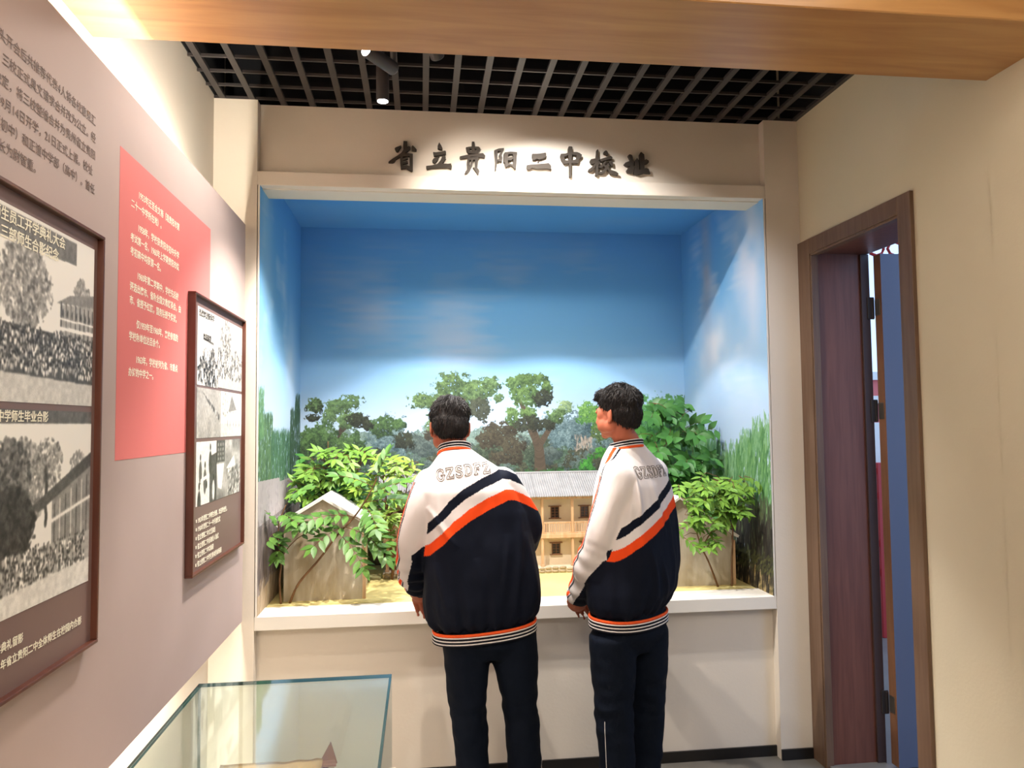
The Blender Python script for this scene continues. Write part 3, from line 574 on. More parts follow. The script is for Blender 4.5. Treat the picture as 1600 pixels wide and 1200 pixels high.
# dark rounded tree and the big trunk
limb(im, [(bx(832), by(832, 748)), (bx(830), by(830, 705)), (bx(815), by(815, 660)), (bx(800), by(800, 630))], 15, 4, (82, 72, 60))
limb(im, [(bx(831), by(831, 700)), (bx(850), by(850, 670)), (bx(868), by(868, 648))], 8, 3, (82, 72, 60)); limb(im, [(bx(830), by(830, 705)), (bx(812), by(812, 672))], 7, 3, (82, 72, 60))
for px, py, rx, ry, n in ((800, 604, 22, 16, 620), (826, 598, 20, 12, 480), (812, 624, 26, 20, 760), (843, 610, 9, 12, 160), (790, 655, 14, 20, 300), (815, 652, 16, 12, 340)): cr(px, py, rx, ry, n, (118, 150, 86), (40, 58, 36), 4.2)
cr(838, 626, 18, 14, 520, DK_H, DK_L, 4.2); cr(812, 668, 26, 14, 440, DK_H, DK_L, 4.2); cr(842, 668, 16, 10, 240, DK_H, DK_L, 4.2)
for px, py, rx, ry, n in ((770, 680, 28, 20, 900), (752, 692, 20, 18, 520), (786, 700, 24, 18, 520), (780, 718, 30, 14, 500)): cr(px, py, rx, ry, n, (86, 82, 66), (48, 44, 38), 4.6)
cr(870, 640, 14, 12, 280, (172, 196, 138), (90, 116, 86), 4); cr(858, 655, 16, 14, 300, GR_H, GR_L, 4)
# bright right trees
for px, py, rx, ry, n, a_, b_ in ((908, 652, 20, 20, 520, (150, 196, 104), (44, 92, 44)), (925, 660, 14, 24, 340, (140, 190, 90), (40, 84, 40)), (930, 680, 18, 16, 360, (132, 156, 88), (52, 70, 44)), (905, 735, 14, 20, 260, (90, 170, 70), (30, 76, 34)), (928, 712, 14, 12, 240, (100, 180, 70), (40, 84, 40)), (1000, 660, 46, 40, 1400, (120, 186, 110), (30, 74, 40)), (1040, 655, 34, 36, 1000, (130, 190, 120), (28, 70, 38)), (1010, 720, 60, 46, 1500, (70, 130, 64), (22, 54, 30)), (1066, 700, 14, 60, 420, (66, 116, 70), (24, 56, 36))): cr(px, py, rx, ry, n, a_, b_, 5)
# dark low shrubs at the left and behind the house
for px, py, rx, ry, n in ((490, 760, 34, 44, 900), (540, 770, 40, 40, 900), (600, 770, 50, 34, 900), (700, 770, 90, 22, 900), (850, 752, 120, 16, 900)): cr(px, py, rx, ry, n, (70, 120, 62), (24, 48, 30), 5)
fillpoly(im, [(0, 0), (ww, 0), (ww, by(700, 800)), (0, by(500, 800))], col(104, 96, 78)); 
for i in range(1600): dab(im, R_()*ww, R_()*by(700, 790), 8+R_()*8, 4+R_()*6, R_()*3, col(104, 100, 76)*(.6+.6*R_()), .5)
mback = im
def strokes(im, x0, x1, y0, y1, n, hi, lo, ln=14, wd=2.0, ang=1.4):
    for i in range(n):
        k_ = R_(); dab(im, x0+(x1-x0)*R_(), y0+(y1-y0)*R_(), ln*(.5+.8*R_()), wd*(.6+.7*R_()), ang+.5*(R_()-.5), col(*lo)+(col(*hi)-col(*lo))*k_, .8)
def soft(im, cx, cy, a, b, c, al):
    h, w_ = im.shape[:2]; yy, xx = np.mgrid[0:h, 0:w_]; m = np.exp(-(((xx-cx)/a)**2+((yy-cy)/b)**2)*1.4)*al; m = np.clip(m*(1+fog(m, .35, 40)), 0, 1)[..., None]
    return im*(1-m)+c*m
def side(left):
    w_ = int((D-W)*S); im = skyfill(hh, w_, Z0M, Z1M)
    u = lambda t: t*w_; v = lambda z: (z-Z0M)*S
    if left:
        im = clouds(im, 0, .6, .4, 1, .55, (228, 234, 242))
        im = soft(im, u(.72), v(1.80), 70, 130, col(226, 236, 248), .6); im = soft(im, u(.15), v(2.1), 60, 260, col(168, 208, 236), .6)
        strokes(im, u(0), u(.28), v(1.2), v(1.55), 1400, (104, 138, 92), (44, 74, 54), 10, 1.8); strokes(im, u(0), u(.1), v(1.45), v(1.66), 260, (120, 160, 108), (60, 100, 70), 9, 1.5)
        strokes(im, u(.25), u(.74), v(1.2), v(1.47), 1800, (92, 132, 94), (44, 78, 60), 10, 1.8); strokes(im, u(.70), u(1.0), v(1.2), v(1.58), 1200, (74, 104, 72), (36, 60, 46), 10, 1.8); strokes(im, u(.84), u(.99), v(1.5), v(1.66), 220, (66, 98, 62), (34, 60, 44), 12, 1.8)
        fillpoly(im, [(0, 0), (w_, 0), (w_, v(1.24)), (u(.45), v(1.235)), (u(.44), v(1.255)), (0, v(1.27))], col(168, 160, 160))
        for i in range(900): dab(im, R_()*w_, v(.7+.55*R_()), 7, 3, R_()*3, col(168, 160, 160)*(.82+.3*R_()), .4)
        fillpoly(im, [(0, v(1.06)), (w_, v(1.10)), (w_, v(1.11)), (0, v(1.08))], col(120, 112, 112))
        fillpoly(im, [(0, v(.84)), (w_, v(.84)), (w_, v(1.09)), (0, v(1.06))], col(116, 106, 104)); strokes(im, 0, w_, v(.82), v(1.07), 500, (150, 138, 132), (78, 70, 70), 22, 2.5, 1.5)
        fillpoly(im, [(0, 0), (w_, 0), (w_, v(.80)), (u(.3), v(.83)), (0, v(.79))], col(196, 176, 150)); strokes(im, 0, w_, v(.7), v(.83), 200, (206, 190, 164), (150, 128, 104), 16, 3, 1.2)
    else:
        im = clouds(im, .1, 1, .42, 1, .7, (236, 236, 242))
        im = soft(im, u(.42), v(1.90), 120, 110, col(240, 242, 250), .8); im = soft(im, u(.86), v(2.2), 110, 260, col(206, 216, 236), .85); im = soft(im, u(.35), v(2.35), 40, 200, col(170, 170, 190), .55)
        for t0 in np.linspace(0, 1, 9):
            top = 1.37+.06*math.sin(t0*7+.8)+.05*R_()+.06*t0*0
            strokes(im, u(t0-.09), u(t0+.09), v(1.05), v(top), 420, (132, 178, 112), (62, 110, 66), 15, 2.2, 1.35)
            strokes(im, u(t0-.05), u(t0+.05), v(top-.1), v(top+.06), 90, (150, 190, 140), (100, 150, 104), 11, 1.6, 1.5)
            strokes(im, u(t0-.09), u(t0+.09), v(.82), v(1.12), 300, (92, 104, 72), (48, 50, 42), 18, 2.4, 1.5)
        strokes(im, u(0), u(.14), v(.85), v(1.42), 500, (100, 150, 92), (46, 84, 52), 15, 2.4, 1.45)
        fillpoly(im, [(0, 0), (w_, 0), (w_, v(.80)), (0, v(.80))], col(150, 132, 96)); strokes(im, 0, w_, v(.70), v(.82), 420, (190, 168, 124), (92, 84, 52), 12, 4, .4)
        strokes(im, u(.5), u(1), v(.72), v(1.05), 300, (60, 56, 48), (26, 24, 24), 20, 3, 1.5); strokes(im, 0, w_, v(.8), v(.88), 200, (96, 100, 60), (50, 52, 34), 10, 3, .6)
    return im
im_c = skyfill(60, 200, 2.55, 2.75); im_c = clouds(im_c, 0, 1, 0, 1, .5, (150, 176, 210))
M_mb = image_mat('mural_back', mback, .7); M_ml = image_mat('mural_left', side(True), .7); M_mr = image_mat('mural_right', side(False), .7); M_mc = image_mat('mural_sky', im_c, .75)
def wall_slab(name, x0, x1, y0, y1, z0, z1): return struct(MB().box(x0, x1, y0, y1, z0, z1).build(name, M_white))
wall_slab('wall_niche_back', A-.1, B+.1, D+.001, D+.08, .6, 2.72); wall_slab('wall_niche_left', A-.1, A-.0115, W+.301, D, .6, 2.72); wall_slab('wall_niche_right', B+.0115, B+.1, W+.301, D, .6, 2.72)
wall_slab('ceiling_niche', A-.1, B+.1, W+.183, D, ZN+.001, 2.72)
struct(MB().box(A-.01, B+.01, W+.17, D, .60, .70).build('floor_niche', M_white))
e = .0005
for nm, cs_, m, lb in (('mural', [(A, D-e, Z0M), (B, D-e, Z0M), (B, D-e, ZN), (A, D-e, ZN)], M_mb, 'painted sky and tall trees mural on the back wall of the niche'),
                       ('mural', [(A, W, Z0M), (A, D, Z0M), (A, D, ZN), (A, W, ZN)], M_ml, 'mural of cypress hedge and grey stone wall on the niche side nearest the posters'),
                       ('mural', [(B, D, Z0M), (B, W, Z0M), (B, W, ZN), (B, D, ZN)], M_mr, 'painted mural of pale sky over willowy hedge on the niche side nearest the door'),
                       ('mural', [(A, D, ZN), (B, D, ZN), (B, W+.183, ZN), (A, W+.183, ZN)], M_mc, 'painted blue sky with thin clouds on the ceiling of the niche')):
    n_ = Vector(cs_[1])-Vector(cs_[0]); n2 = Vector(cs_[3])-Vector(cs_[0]); nn = n_.cross(n2).normalized()
    cen = sum((Vector(c) for c in cs_), Vector())/4
    # canvas of 8 mm on the wall, the painted face carries the picture
    # rectangles in (s,t) of the picture; the side walls leave out the part above the lintel
    c0 = Vector(cs_[0]); ex_ = Vector(cs_[1])-c0; ey_ = Vector(cs_[3])-c0; q_ = .183/(D-W); h_ = (ZO-Z0M)/(ZN-Z0M)
    rects = {'A': [(q_, 0, 1, 1), (0, 0, q_, h_)], 'B': [(0, 0, 1-q_, 1), (1-q_, 0, 1, h_)]}.get('A' if abs(nn.x) > .9 and ex_.y > 0 else 'B' if abs(nn.x) > .9 else '', [(0, 0, 1, 1)])
    me = bpy.data.meshes.new(nm); vv = []; ff = []; uu = []
    for (sa, ta, sb_, tb_) in rects:
        k = len(vv); st_ = [(sa, ta), (sb_, ta), (sb_, tb_), (sa, tb_)]; f4 = [c0+ex_*a_+ey_*b_-cen for a_, b_ in st_]
        vv += [tuple(v) for v in f4]+[tuple(v-nn*.008) for v in f4]; ff += [tuple(i+k for i in f) for f in ((0, 1, 2, 3), (7, 6, 5, 4), (0, 4, 5, 1), (1, 5, 6, 2), (2, 6, 7, 3), (3, 7, 4, 0))]; uu += st_+st_
    me.from_pydata(vv, [], ff); uvl = me.uv_layers.new(name='UVMap')
    for lp_ in me.loops: uvl.data[lp_.index].uv = uu[lp_.vertex_index]
    me.materials.append(m); me.materials.append(M_white); me.polygons.foreach_set('material_index', [0, 1, 1, 1, 1, 1]*len(rects))
    o = bpy.data.objects.new(nm, me); C.objects.link(o); o.location = cen; tag(o, lb, 'mural')
# ------------------------------------------------------------------ model courtyard
M_sand = mat('courtyard_sand', rgb(226, 208, 138), .9, var=.10, scale=5, bump=.3, bscale=80)
struct(MB().box(A, B, W+.168, D, .70, .712).build('courtyard_ground', M_sand))
M_plaster = mat('model_plaster', rgb(214, 198, 170), .85, var=.05, scale=8, bump=.2, bscale=60)
M_stain = mat('stained_plaster', rgb(208, 200, 184), .9, var=.02, scale=5, dark=rgb(150, 132, 100), bump=.3, bscale=30, stretch=(2.2, 1, .55))
M_roof = mat('model_roof_grey', rgb(160, 158, 158), .75, var=.1, scale=20)
M_tan = wood('model_wood', rgb(196, 156, 116), rgb(218, 182, 144), 2, .6, 6, .3, 8)
M_wdark = mat('model_window_wood', rgb(120, 84, 56), .6); M_void = mat('model_window_dark', rgb(40, 30, 26), .3)
M_lime = mat('model_whitewash', rgb(238, 234, 226), .8, var=.04, scale=10)
M_stone = mat('model_stone', rgb(176, 160, 132), .85, var=.15, scale=30)
def corrugated(x0, x1, yA, zA, yB, zB, pitch=.0125, amp=.003, th=.004):
    """sheet from eave (yA,zA) to ridge (yB,zB), waves run down the slope"""
    n = int((x1-x0)/pitch*4); vs = []; L_ = math.hypot(yB-yA, zB-zA); ny_, nz_ = -(zB-zA)/L_, (yB-yA)/L_
    for o_ in (0, -th):
        for (y, z) in ((yA, zA), (yB, zB)):
            for i in range(n+1):
                a = amp*math.sin(i*math.pi/2)+o_; vs.append((x0+(x1-x0)*i/n, y+ny_*a, z+nz_*a))
    k = n+1; fs = []
    for i in range(n):
        fs.append((i, i+1, k+i+1, k+i)); fs.append((2*k+i, 3*k+i, 3*k+i+1, 2*k+i+1)); fs.append((i, 2*k+i, 2*k+i+1, i+1)); fs.append((k+i, k+i+1, 3*k+i+1, 3*k+i))
    fs.append((0, k, 3*k, 2*k)); fs.append((n, n+2*k, n+3*k, n+k))
    return MB().add(vs, fs)
HX0, HX1, HY, HB = -.20, 1.20, 3.99, .735
h = thing('model_house', (.5, HY, .712), 'long two-storey model school building with grey corrugated roof and balcony', 'model building')
MB().bbox(HX0, HX1, HY-.06, 4.26, .712, HB, .002).build('plinth', M_plaster, h)
random.seed(3)
i = 0; x = HX0+.005
while x < HX1-.01:
    wd = random.uniform(.022, .044); hh_ = random.uniform(.012, .018)
    for zz in (.7125, .7125+hh_*.98):
        o = MB().ell((x+wd/2, HY-.062, zz+hh_/2), (wd/2, .006, hh_/2), seg=8, rings=5).build('stone', M_stone, h, True)
        if zz+hh_ > HB+.004: break
    x += wd*1.02
MB().box(HX0+.01, HX1-.01, HY+.055, 4.24, HB, 1.14).build('wall', M_plaster, h)
# gable ends up to the ridge
for xx in (HX0+.01, HX1-.022): MB().prism([(HY+.055, 1.14), (4.24, 1.14), (4.16, 1.215)], lambda a, b: (xx, a, b), lambda a, b: (xx+.012, a, b)).build('gable', M_plaster, h)
FZ = .885
MB().bbox(HX0, HX1, HY-.012, HY+.055, FZ, FZ+.022, .0015).build('balcony_floor', M_tan, h)
MB().bbox(HX0, HX1, HY-.005, HY+.010, 1.092, 1.107, .0015).build('eave_beam', M_tan, h)
xs = list(np.arange(-.182, 1.2, .1645)); xs = [v+.002 for v in xs]
for v in xs:
    MB().bbox(v-.007, v+.007, HY-.006, HY+.008, HB, 1.094, .001).build('column', M_tan, h)
    MB().bbox(v-.010, v+.010, HY-.009, HY+.011, HB, HB+.012, .001).build('column_base', M_tan, h)
def window(x, z, w_, h_, par, y=HY+.055):
    f = MB(); t_ = .004
    f.bbox(x-w_/2, x+w_/2, y-.008, y-.001, z, z+t_, .0006); f.bbox(x-w_/2, x+w_/2, y-.008, y-.001, z+h_-t_, z+h_, .0006)
    f.bbox(x-w_/2, x-w_/2+t_, y-.008, y-.001, z, z+h_, .0006); f.bbox(x+w_/2-t_, x+w_/2, y-.008, y-.001, z, z+h_, .0006)
    f.bbox(x-.0018, x+.0018, y-.007, y-.001, z, z+h_, .0004)
    for q in (.25, .5, .74): f.bbox(x-w_/2, x+w_/2, y-.006, y-.001, z+h_*q-.001, z+h_*q+.001, .0003)
    f.bbox(x-w_*.78, x+w_*.78, y-.011, y-.001, z+h_, z+h_+.004, .0006); f.bbox(x-w_*.74, x+w_*.74, y-.010, y-.001, z-.004, z, .0006)
    o = f.build('window', M_wdark, par); MB().box(x-w_/2+.002, x+w_/2-.002, y-.0016, y-.0002, z+.002, z+h_-.002).build('pane', M_void, o)
for a_, b_ in zip(xs[:-1], xs[1:]):
    m_ = (a_+b_)/2-.004
    window(m_, .985, .046, .062, h); window(m_+.004, .79, .046, .060, h)
    r = MB(); r.bbox(a_+.007, b_-.007, HY-.004, HY+.004, .962, .970, .0008); r.bbox(a_+.007, b_-.007, HY-.004, HY+.004, FZ+.022, FZ+.030, .0008)
    rl = r.build('railing', M_tan, h); nb = 13; bm_ = MB()
    for q in range(nb): xx = a_+.012+(b_-a_-.024)*q/(nb-1); bm_.box(xx-.0022, xx+.0022, HY-.002, HY+.002, FZ+.030, .962)
    bl = bm_.build('baluster', M_tan, rl); bl['kind'] = 'stuff'
MB().box(HX0+.03, HX0+.09, HY+.052, HY+.056, HB, HB+.12).build('model_door', M_wdark, h)
nsh = 7
for i in range(nsh):
    a_ = HX0-.03+(HX1-HX0+.06)*i/nsh; b_ = HX0-.03+(HX1-HX0+.06)*(i+1)/nsh
    corrugated(a_, b_-.0015, HY-.05, 1.112, 4.155, 1.222).build('roof_sheet', M_roof, h)
    corrugated(a_, b_-.0015, 4.30, 1.150, 4.162, 1.222).build('roof_sheet', M_roof, h)
MB().tube([(HX0-.03, 4.158, 1.225), (HX1+.03, 4.158, 1.225)], .006, 8).build('ridge_cap', M_roof, h)
def side_house(x0, x1, y0, y1, ze, za, label):
    s = thing('model_side_house', ((x0+x1)/2, y0, .712), label, 'model building'); xm = (x0+x1)/2
    MB().prism([(x0, .712), (x1, .712), (x1, ze), (xm, za), (x0, ze)], lambda a, b: (a, y0, b), lambda a, b: (a, y0+.02, b)).build('gable_wall', M_stain, s)
    MB().box(x0, x0+.02, y0+.02, y1, .712, ze-.005).build('side_wall', M_plaster, s); MB().box(x1-.02, x1, y0+.02, y1, .712, ze-.005).build('side_wall', M_plaster, s)
    MB().bbox(x0-.002, x1+.002, y1-.02, y1, .712, ze-.005, .001).build('back_wall', M_plaster, s)
    for sg, xa in ((-1, x0), (1, x1)):
        L_ = math.hypot(xa-xm, ze-za); ex = (xa-xm)/L_; ez = (ze-za)/L_; xe, zz = xa+ex*.03, ze+ez*.03
        mb = MB(); nrm = (-ez*sg, ex*sg) if False else (abs(ez)*sg*1.0, abs(ex)*1.0)
        mb.prism([(xm, za), (xe, zz), (xe+nrm[0]*.012, zz+nrm[1]*.012), (xm, za+.013)], lambda a, b: (a, y0-.02, b+.001), lambda a, b: (a, y1+.02, b+.001))
        mb.build('roof_slope', M_lime, s)
    MB().bbox(x1+.003, x1+.018, y0+.0, y0+.012, .712, ze-.03, .001).build('corner_post', M_tan, s)
side_house(-.618, -.272, 3.50, 3.84, 1.06, 1.165, 'stained plaster model side house behind the leaning sapling, nearest the posters')
side_house(.97, 1.492, 3.50, 3.84, .955, 1.13, 'stained plaster model side house behind the light green sapling nearest the door')
# ------------------------------------------------------------------ door in the right wall
dr = struct(MB().box(XR+.001, XO-.0, DY1, DY1+.03, 0, DZ).box(XR+.001, XO, DY0-.03, DY0, 0, DZ).box(XR+.001, XO, DY0-.03, DY1+.03, DZ, DZ+.03).build('door_1', M_jamb))
def part(name, mb, m, par=dr): return mb.build(name, m, par)
CF, CT = XR-.016, XR
part('casing', MB().bbox(CF, CT, DY1, W-.002, 0, DZ+.068, .0015), M_door); part('casing', MB().bbox(CF, CT, DY0-.074, DY0, 0, DZ+.068, .0015), M_door); part('casing', MB().bbox(CF, CT, DY0, DY1, DZ, DZ+.068, .0015), M_door)
part('casing_bead', MB().bbox(CF+.004, XR+.02, DY1-.010, DY1, 0, DZ, .001), M_door); part('casing_bead', MB().bbox(CF+.004, XR+.02, DY0, DY1, DZ-.010, DZ, .001), M_door)
part('door_stop', MB().bbox(XO-.036, XO+.004, DY1-.012, DY1+.0, 0, DZ-.001, .001), mat('door_stop_dark', rgb(60, 42, 38), .5))
part('threshold', MB().bbox(XR, XO, DY0, DY1, 0, .012, .002), M_floor)
M_steel = mat('hinge_steel', rgb(132, 126, 116), .35, metal=.8); M_hdark = mat('hinge_dark', rgb(44, 38, 36), .5)
LX0, LY0, LY1 = 2.018, 3.045, 3.098
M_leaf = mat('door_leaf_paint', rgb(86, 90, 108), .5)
lf = thing('door_leaf', (LX0, LY1, .01), 'brown-edged door leaf standing open outward, its face in bluish daylight', 'door')
lm = MB().box(LX0, LX0+.82, LY0, LY1-.002, .014, DZ-.012); lm.m = [0, 0, 0, 0, 1, 0]
lm.build('leaf_panel', [M_leaf, M_leaf_e], lf)
for zz in (2.00, 1.54, .27):
    hg = MB().bbox(LX0-.030, LX0+.001, DY1-.018, DY1-.012, zz-.05, zz+.05, .001).bbox(LX0-.012, LX0+.0, DY1-.022, DY1-.014, zz-.046, zz+.046, .001).build('hinge', M_hdark, lf)
    MB().bbox(LX0-.003, LX0-.0005, LY0+.012, LY1-.004, zz-.036, zz+.036, .0006).build('hinge_plate', M_steel, hg)
# ------------------------------------------------------------------ outside, seen through the gap
M_redp = mat('red_lacquer', rgb(176, 40, 38), .5); M_out = mat('outdoor_paving', rgb(150, 150, 150), .8)
rb = thing('outdoor_railing', (3.2, 4.9, 0), 'red painted railing outdoors seen through the door gap', 'railing')
for zz in (.42, .62, .95, 1.12): MB().bbox(2.1, 5.1, 4.88, 4.93, zz, zz+.045, .003).build('rail', M_redp, rb)
for xx in np.arange(2.15, 5.1, .5): MB().bbox(xx, xx+.06, 4.87, 4.94, 0, 1.2, .003).build('post', M_redp, rb)
pv = thing('outdoor_pavilion', (4, 5.3, 0), 'red and white painted pavilion wall outdoors seen through the door gap', 'building')
MB().box(2.3, 5.2, 5.25, 5.38, 0, 1.48).build('base_wall', M_white, pv); MB().box(2.3, 5.2, 5.25, 5.38, 1.48, 1.82).build('red_wall', mat('pale_red', rgb(214, 110, 104), .7), pv)
MB().box(2.28, 5.2, 5.22, 5.25, 1.80, 1.86).box(2.28, 5.2, 5.22, 5.25, 1.62, 1.68).build('white_band', M_white, pv)
ea = thing('eave_fretwork', (2.4, 3.6, 2.3), 'dark carved eave fretwork outdoors at the top of the door gap', 'eave')
MB().bbox(2.05, 3.6, 3.3, 3.34, 2.36, 2.42, .003).build('beam', M_redp, ea)
for i in range(8): MB().tube([(2.08+i*.1+.04*math.cos(q*.785), 3.32, 2.325+.035*math.sin(q*.785)) for q in range(9)], .008, 6).build('fret_ring', M_redp, ea)
# ------------------------------------------------------------------ plants
def leaf_mesh(name, m, L_=1.0, wd=.36, pts=5, bend=.12, fold=.16):
    vs = [(0, 0, 0)]; fs = []
    for i in range(1, pts):
        t_ = i/pts; w_ = wd*math.sin(math.pi*t_**.85)*.5*(1.12-t_*.25); zc = -bend*t_*t_
        vs += [(t_*L_, -w_, zc+fold*w_), (t_*L_, 0, zc), (t_*L_, w_, zc+fold*w_)]
    vs.append((L_, 0, -bend)); k = len(vs)-1
    fs += [(0, 1, 2), (0, 2, 3)]
    for i in range(pts-2):
        a = 1+i*3; fs += [(a, a+3, a+4, a+1), (a+1, a+4, a+5, a+2)]
    a = 1+(pts-2)*3; fs += [(a, k, a+1), (a+1, k, a+2)]
    n = len(vs); me = bpy.data.meshes.new(name)
    me.from_pydata([(x, y, z) for x, y, z in vs]+[(x, y, z-.012) for x, y, z in vs], [], fs+[tuple(q+n for q in f)[::-1] for f in fs])
    me.polygons.foreach_set('use_smooth', [True]*len(me.polygons)); me.materials.append(m); return me
def leafmat(nm, c, v=.25): 
    m = mat(nm, c, .45, spec=.45); n = m.node_tree.nodes; L = m.node_tree.links; b = n['Principled BSDF']
    oi = n.new('ShaderNodeObjectInfo'); r = n.new('ShaderNodeValToRGB'); L.new(oi.outputs['Random'], r.inputs[0])
    r.color_ramp.elements[0].color = (*[x*(1-v) for x in c], 1); r.color_ramp.elements[1].color = (min(1, c[0]*(1+v*1.2)), min(1, c[1]*(1+v*.8)), c[2], 1)
    L.new(r.outputs[0], b.inputs['Base Color'])
    return m
M_bark = wood('bark_brown', rgb(96, 68, 44), rgb(134, 98, 66), 2, .7, 8, .3, 3)
LF = dict(mid=leaf_mesh('leaf', leafmat('leaf_green', rgb(88, 134, 58)), wd=.42), bright=leaf_mesh('leaf', leafmat('leaf_bright', rgb(112, 156, 62)), wd=.34), dark=leaf_mesh('leaf', leafmat('leaf_deep', rgb(66, 122, 56)), wd=.48), lime=leaf_mesh('leaf', leafmat('leaf_lime', rgb(128, 160, 62)), wd=.30))
def add_leaf(par, kind, pos, d, upv, s):
    d = Vector(d).normalized(); tip = Vector(pos)+d*s
    if not (A+.006 < tip.x < B-.006 and A+.006 < pos[0] < B-.006) or tip.y > D-.012: return
    z = Vector(upv); y = z.cross(d)
    if y.length < 1e-4: y = Vector((0, 1, 0)).cross(d)
    y.normalize(); z = d.cross(y)
    o = bpy.data.objects.new('leaf', LF[kind]); C.objects.link(o); o.parent = par
    M_ = Matrix((d, y, z)).transposed().to_4x4()
    q = Vector(pos)-par.location
    o.rotation_euler = M_.to_euler(); o.location = q; o.scale = (s, s, s)
NL = [0]
def frond(par, kind, base, d, length, pairs, ls, droop=.5, spread=55, upv=(0, -.6, 1), stems=None, cap=290):
    """compound leaf: a thin rachis with leaflets in pairs"""
    d = Vector(d).normalized(); p = Vector(base); pts = [p.copy()]; dirs = [d.copy()]; st = length/(pairs+.5)
    for i in range(pairs):
        d = (d+Vector((0, 0, -droop/pairs))).normalized(); p = p+d*st; pts.append(p.copy()); dirs.append(d.copy())
    if stems is not None: stems.tube(pts, [max(.0009, .0020*(1-i/len(pts))) for i in range(len(pts))], 5)
    upv = Vector(upv).normalized()
    for i in range(1, len(pts)):
        sd = dirs[i].cross(upv).normalized(); a = math.radians(spread+random.uniform(-10, 10)); sc = ls*(.75+.3*math.sin(math.pi*i/len(pts)))*random.uniform(.85, 1.1)
        for sg in (-1, 1):
            if NL[0] >= cap: return
            dd = dirs[i]*math.cos(a)+sd*sg*math.sin(a)+Vector((random.uniform(-.12, .12), random.uniform(-.12, .12), random.uniform(-.25, .08)))
            add_leaf(par, kind, pts[i], dd, upv+Vector((random.uniform(-.3, .3), random.uniform(-.3, .3), 0)), sc); NL[0] += 1
    if NL[0] < cap: add_leaf(par, kind, pts[-1], dirs[-1], upv, ls*.95); NL[0] += 1
def curve_pts(pts, n=6):
    out = []; P_ = [Vector(p) for p in pts]; P_ = [P_[0]]+P_+[P_[-1]]
    for i in range(1, len(P_)-2):
        for k in range(n):
            t = k/n; a, b, c, d = P_[i-1], P_[i], P_[i+1], P_[i+2]
            out.append(.5*((2*b)+(-a+c)*t+(2*a-5*b+4*c-d)*t*t+(-a+3*b-3*c+d)*t**3))
    out.append(P_[-2]); return out
def stem(mb, pts, r0, r1, seg=8):
    q = curve_pts(pts); n = len(q); mb.tube(q, [(r0+(r1-r0)*i/(n-1))*(1.12 if i % 7 == 0 else 1) for i in range(n)], seg); return q
def new_plant(name, base, label, group): NL[0] = 0; return thing(name, base, label, 'plant', group), MB(), MB()
G_P = 'leafy plants of the model courtyard'
random.seed(21)
# 1 leaning sapling with large leaflets
pl, sb, rb_ = new_plant('leafy_sapling', (-.585, 3.47, .712), 'leafy sapling leaning right with one long bare stem and big drooping leaflets', G_P)
q = stem(sb, [(-.585, 3.47, .712), (-.545, 3.46, .80), (-.455, 3.45, .905), (-.375, 3.44, 1.01), (-.30, 3.45, 1.09), (-.24, 3.46, 1.18), (-.20, 3.46, 1.26)], .0055, .0028)
for b, d, ln, pr, ls, dr_ in (((-.34, 3.445, 1.045), (1, -.5, -.1), .26, 7, .062, .9), ((-.30, 3.445, 1.09), (.9, -.3, -.35), .28, 7, .062, .9), ((-.37, 3.44, 1.02), (.75, -.6, -.5), .22, 6, .060, .6), ((-.26, 3.455, 1.15), (1, -.25, .30), .24, 6, .062, .4),
                              ((-.24, 3.455, 1.18), (.8, -.45, .6), .20, 5, .060, .4), ((-.30, 3.445, 1.09), (-1, -.4, .35), .28, 7, .064, .7), ((-.33, 3.44, 1.05), (-.8, -.6, .0), .20, 5, .060, .7), ((-.22, 3.46, 1.22), (-.6, -.4, .5), .2, 5, .058, .5),
                              ((-.21, 3.46, 1.25), (.3, -.3, .8), .16, 4, .058, .3), ((-.25, 3.45, 1.13), (.3, -.8, -.1), .2, 6, .058, .6)):
    frond(pl, 'mid', b, d, ln, pr, ls*1.18, dr_, stems=rb_)
sb.build('stem', M_bark, pl, True); rb_.build('branch', M_bark, pl, True)
# 2 thin upright sapling in the corner
pl, sb, rb_ = new_plant('corner_sapling', (-.622, 3.46, .712), 'thin upright sapling in the corner beside the painted grey wall', G_P)
stem(sb, [(-.622, 3.46, .712), (-.628, 3.46, .82), (-.620, 3.455, .90), (-.632, 3.45, .98), (-.63, 3.45, 1.07), (-.60, 3.45, 1.15)], .0045, .0022)
stem(sb, [(-.622, 3.455, .91), (-.59, 3.45, .96), (-.55, 3.44, 1.0)], .0028, .0016)
for b, d, ln, pr, ls, dr_ in (((-.632, 3.45, .98), (.10, -.5, .35), .12, 4, .05, .6), ((-.55, 3.44, 1.0), (.85, -.25, .6), .17, 5, .050, .25), ((-.63, 3.45, 1.03), (-.2, -.8, .3), .14, 4, .052, .9), ((-.62, 3.45, 1.1), (.4, -.8, .35), .18, 5, .052, .7), ((-.60, 3.45, 1.15), (.5, -.5, .7), .18, 5, .052, .6), ((-.63, 3.45, 1.05), (-.25, -.5, .75), .15, 5, .05, .5), ((-.62, 3.45, 1.1), (.75, -.5, .1), .16, 5, .052, .6), ((-.632, 3.45, 1.0), (.1, -.9, -.2), .12, 4, .05, .8)):
    frond(pl, 'mid', b, d, ln, pr, ls*1.18, dr_, stems=rb_)
sb.build('stem', M_bark, pl, True); rb_.build('branch', M_bark, pl, True)
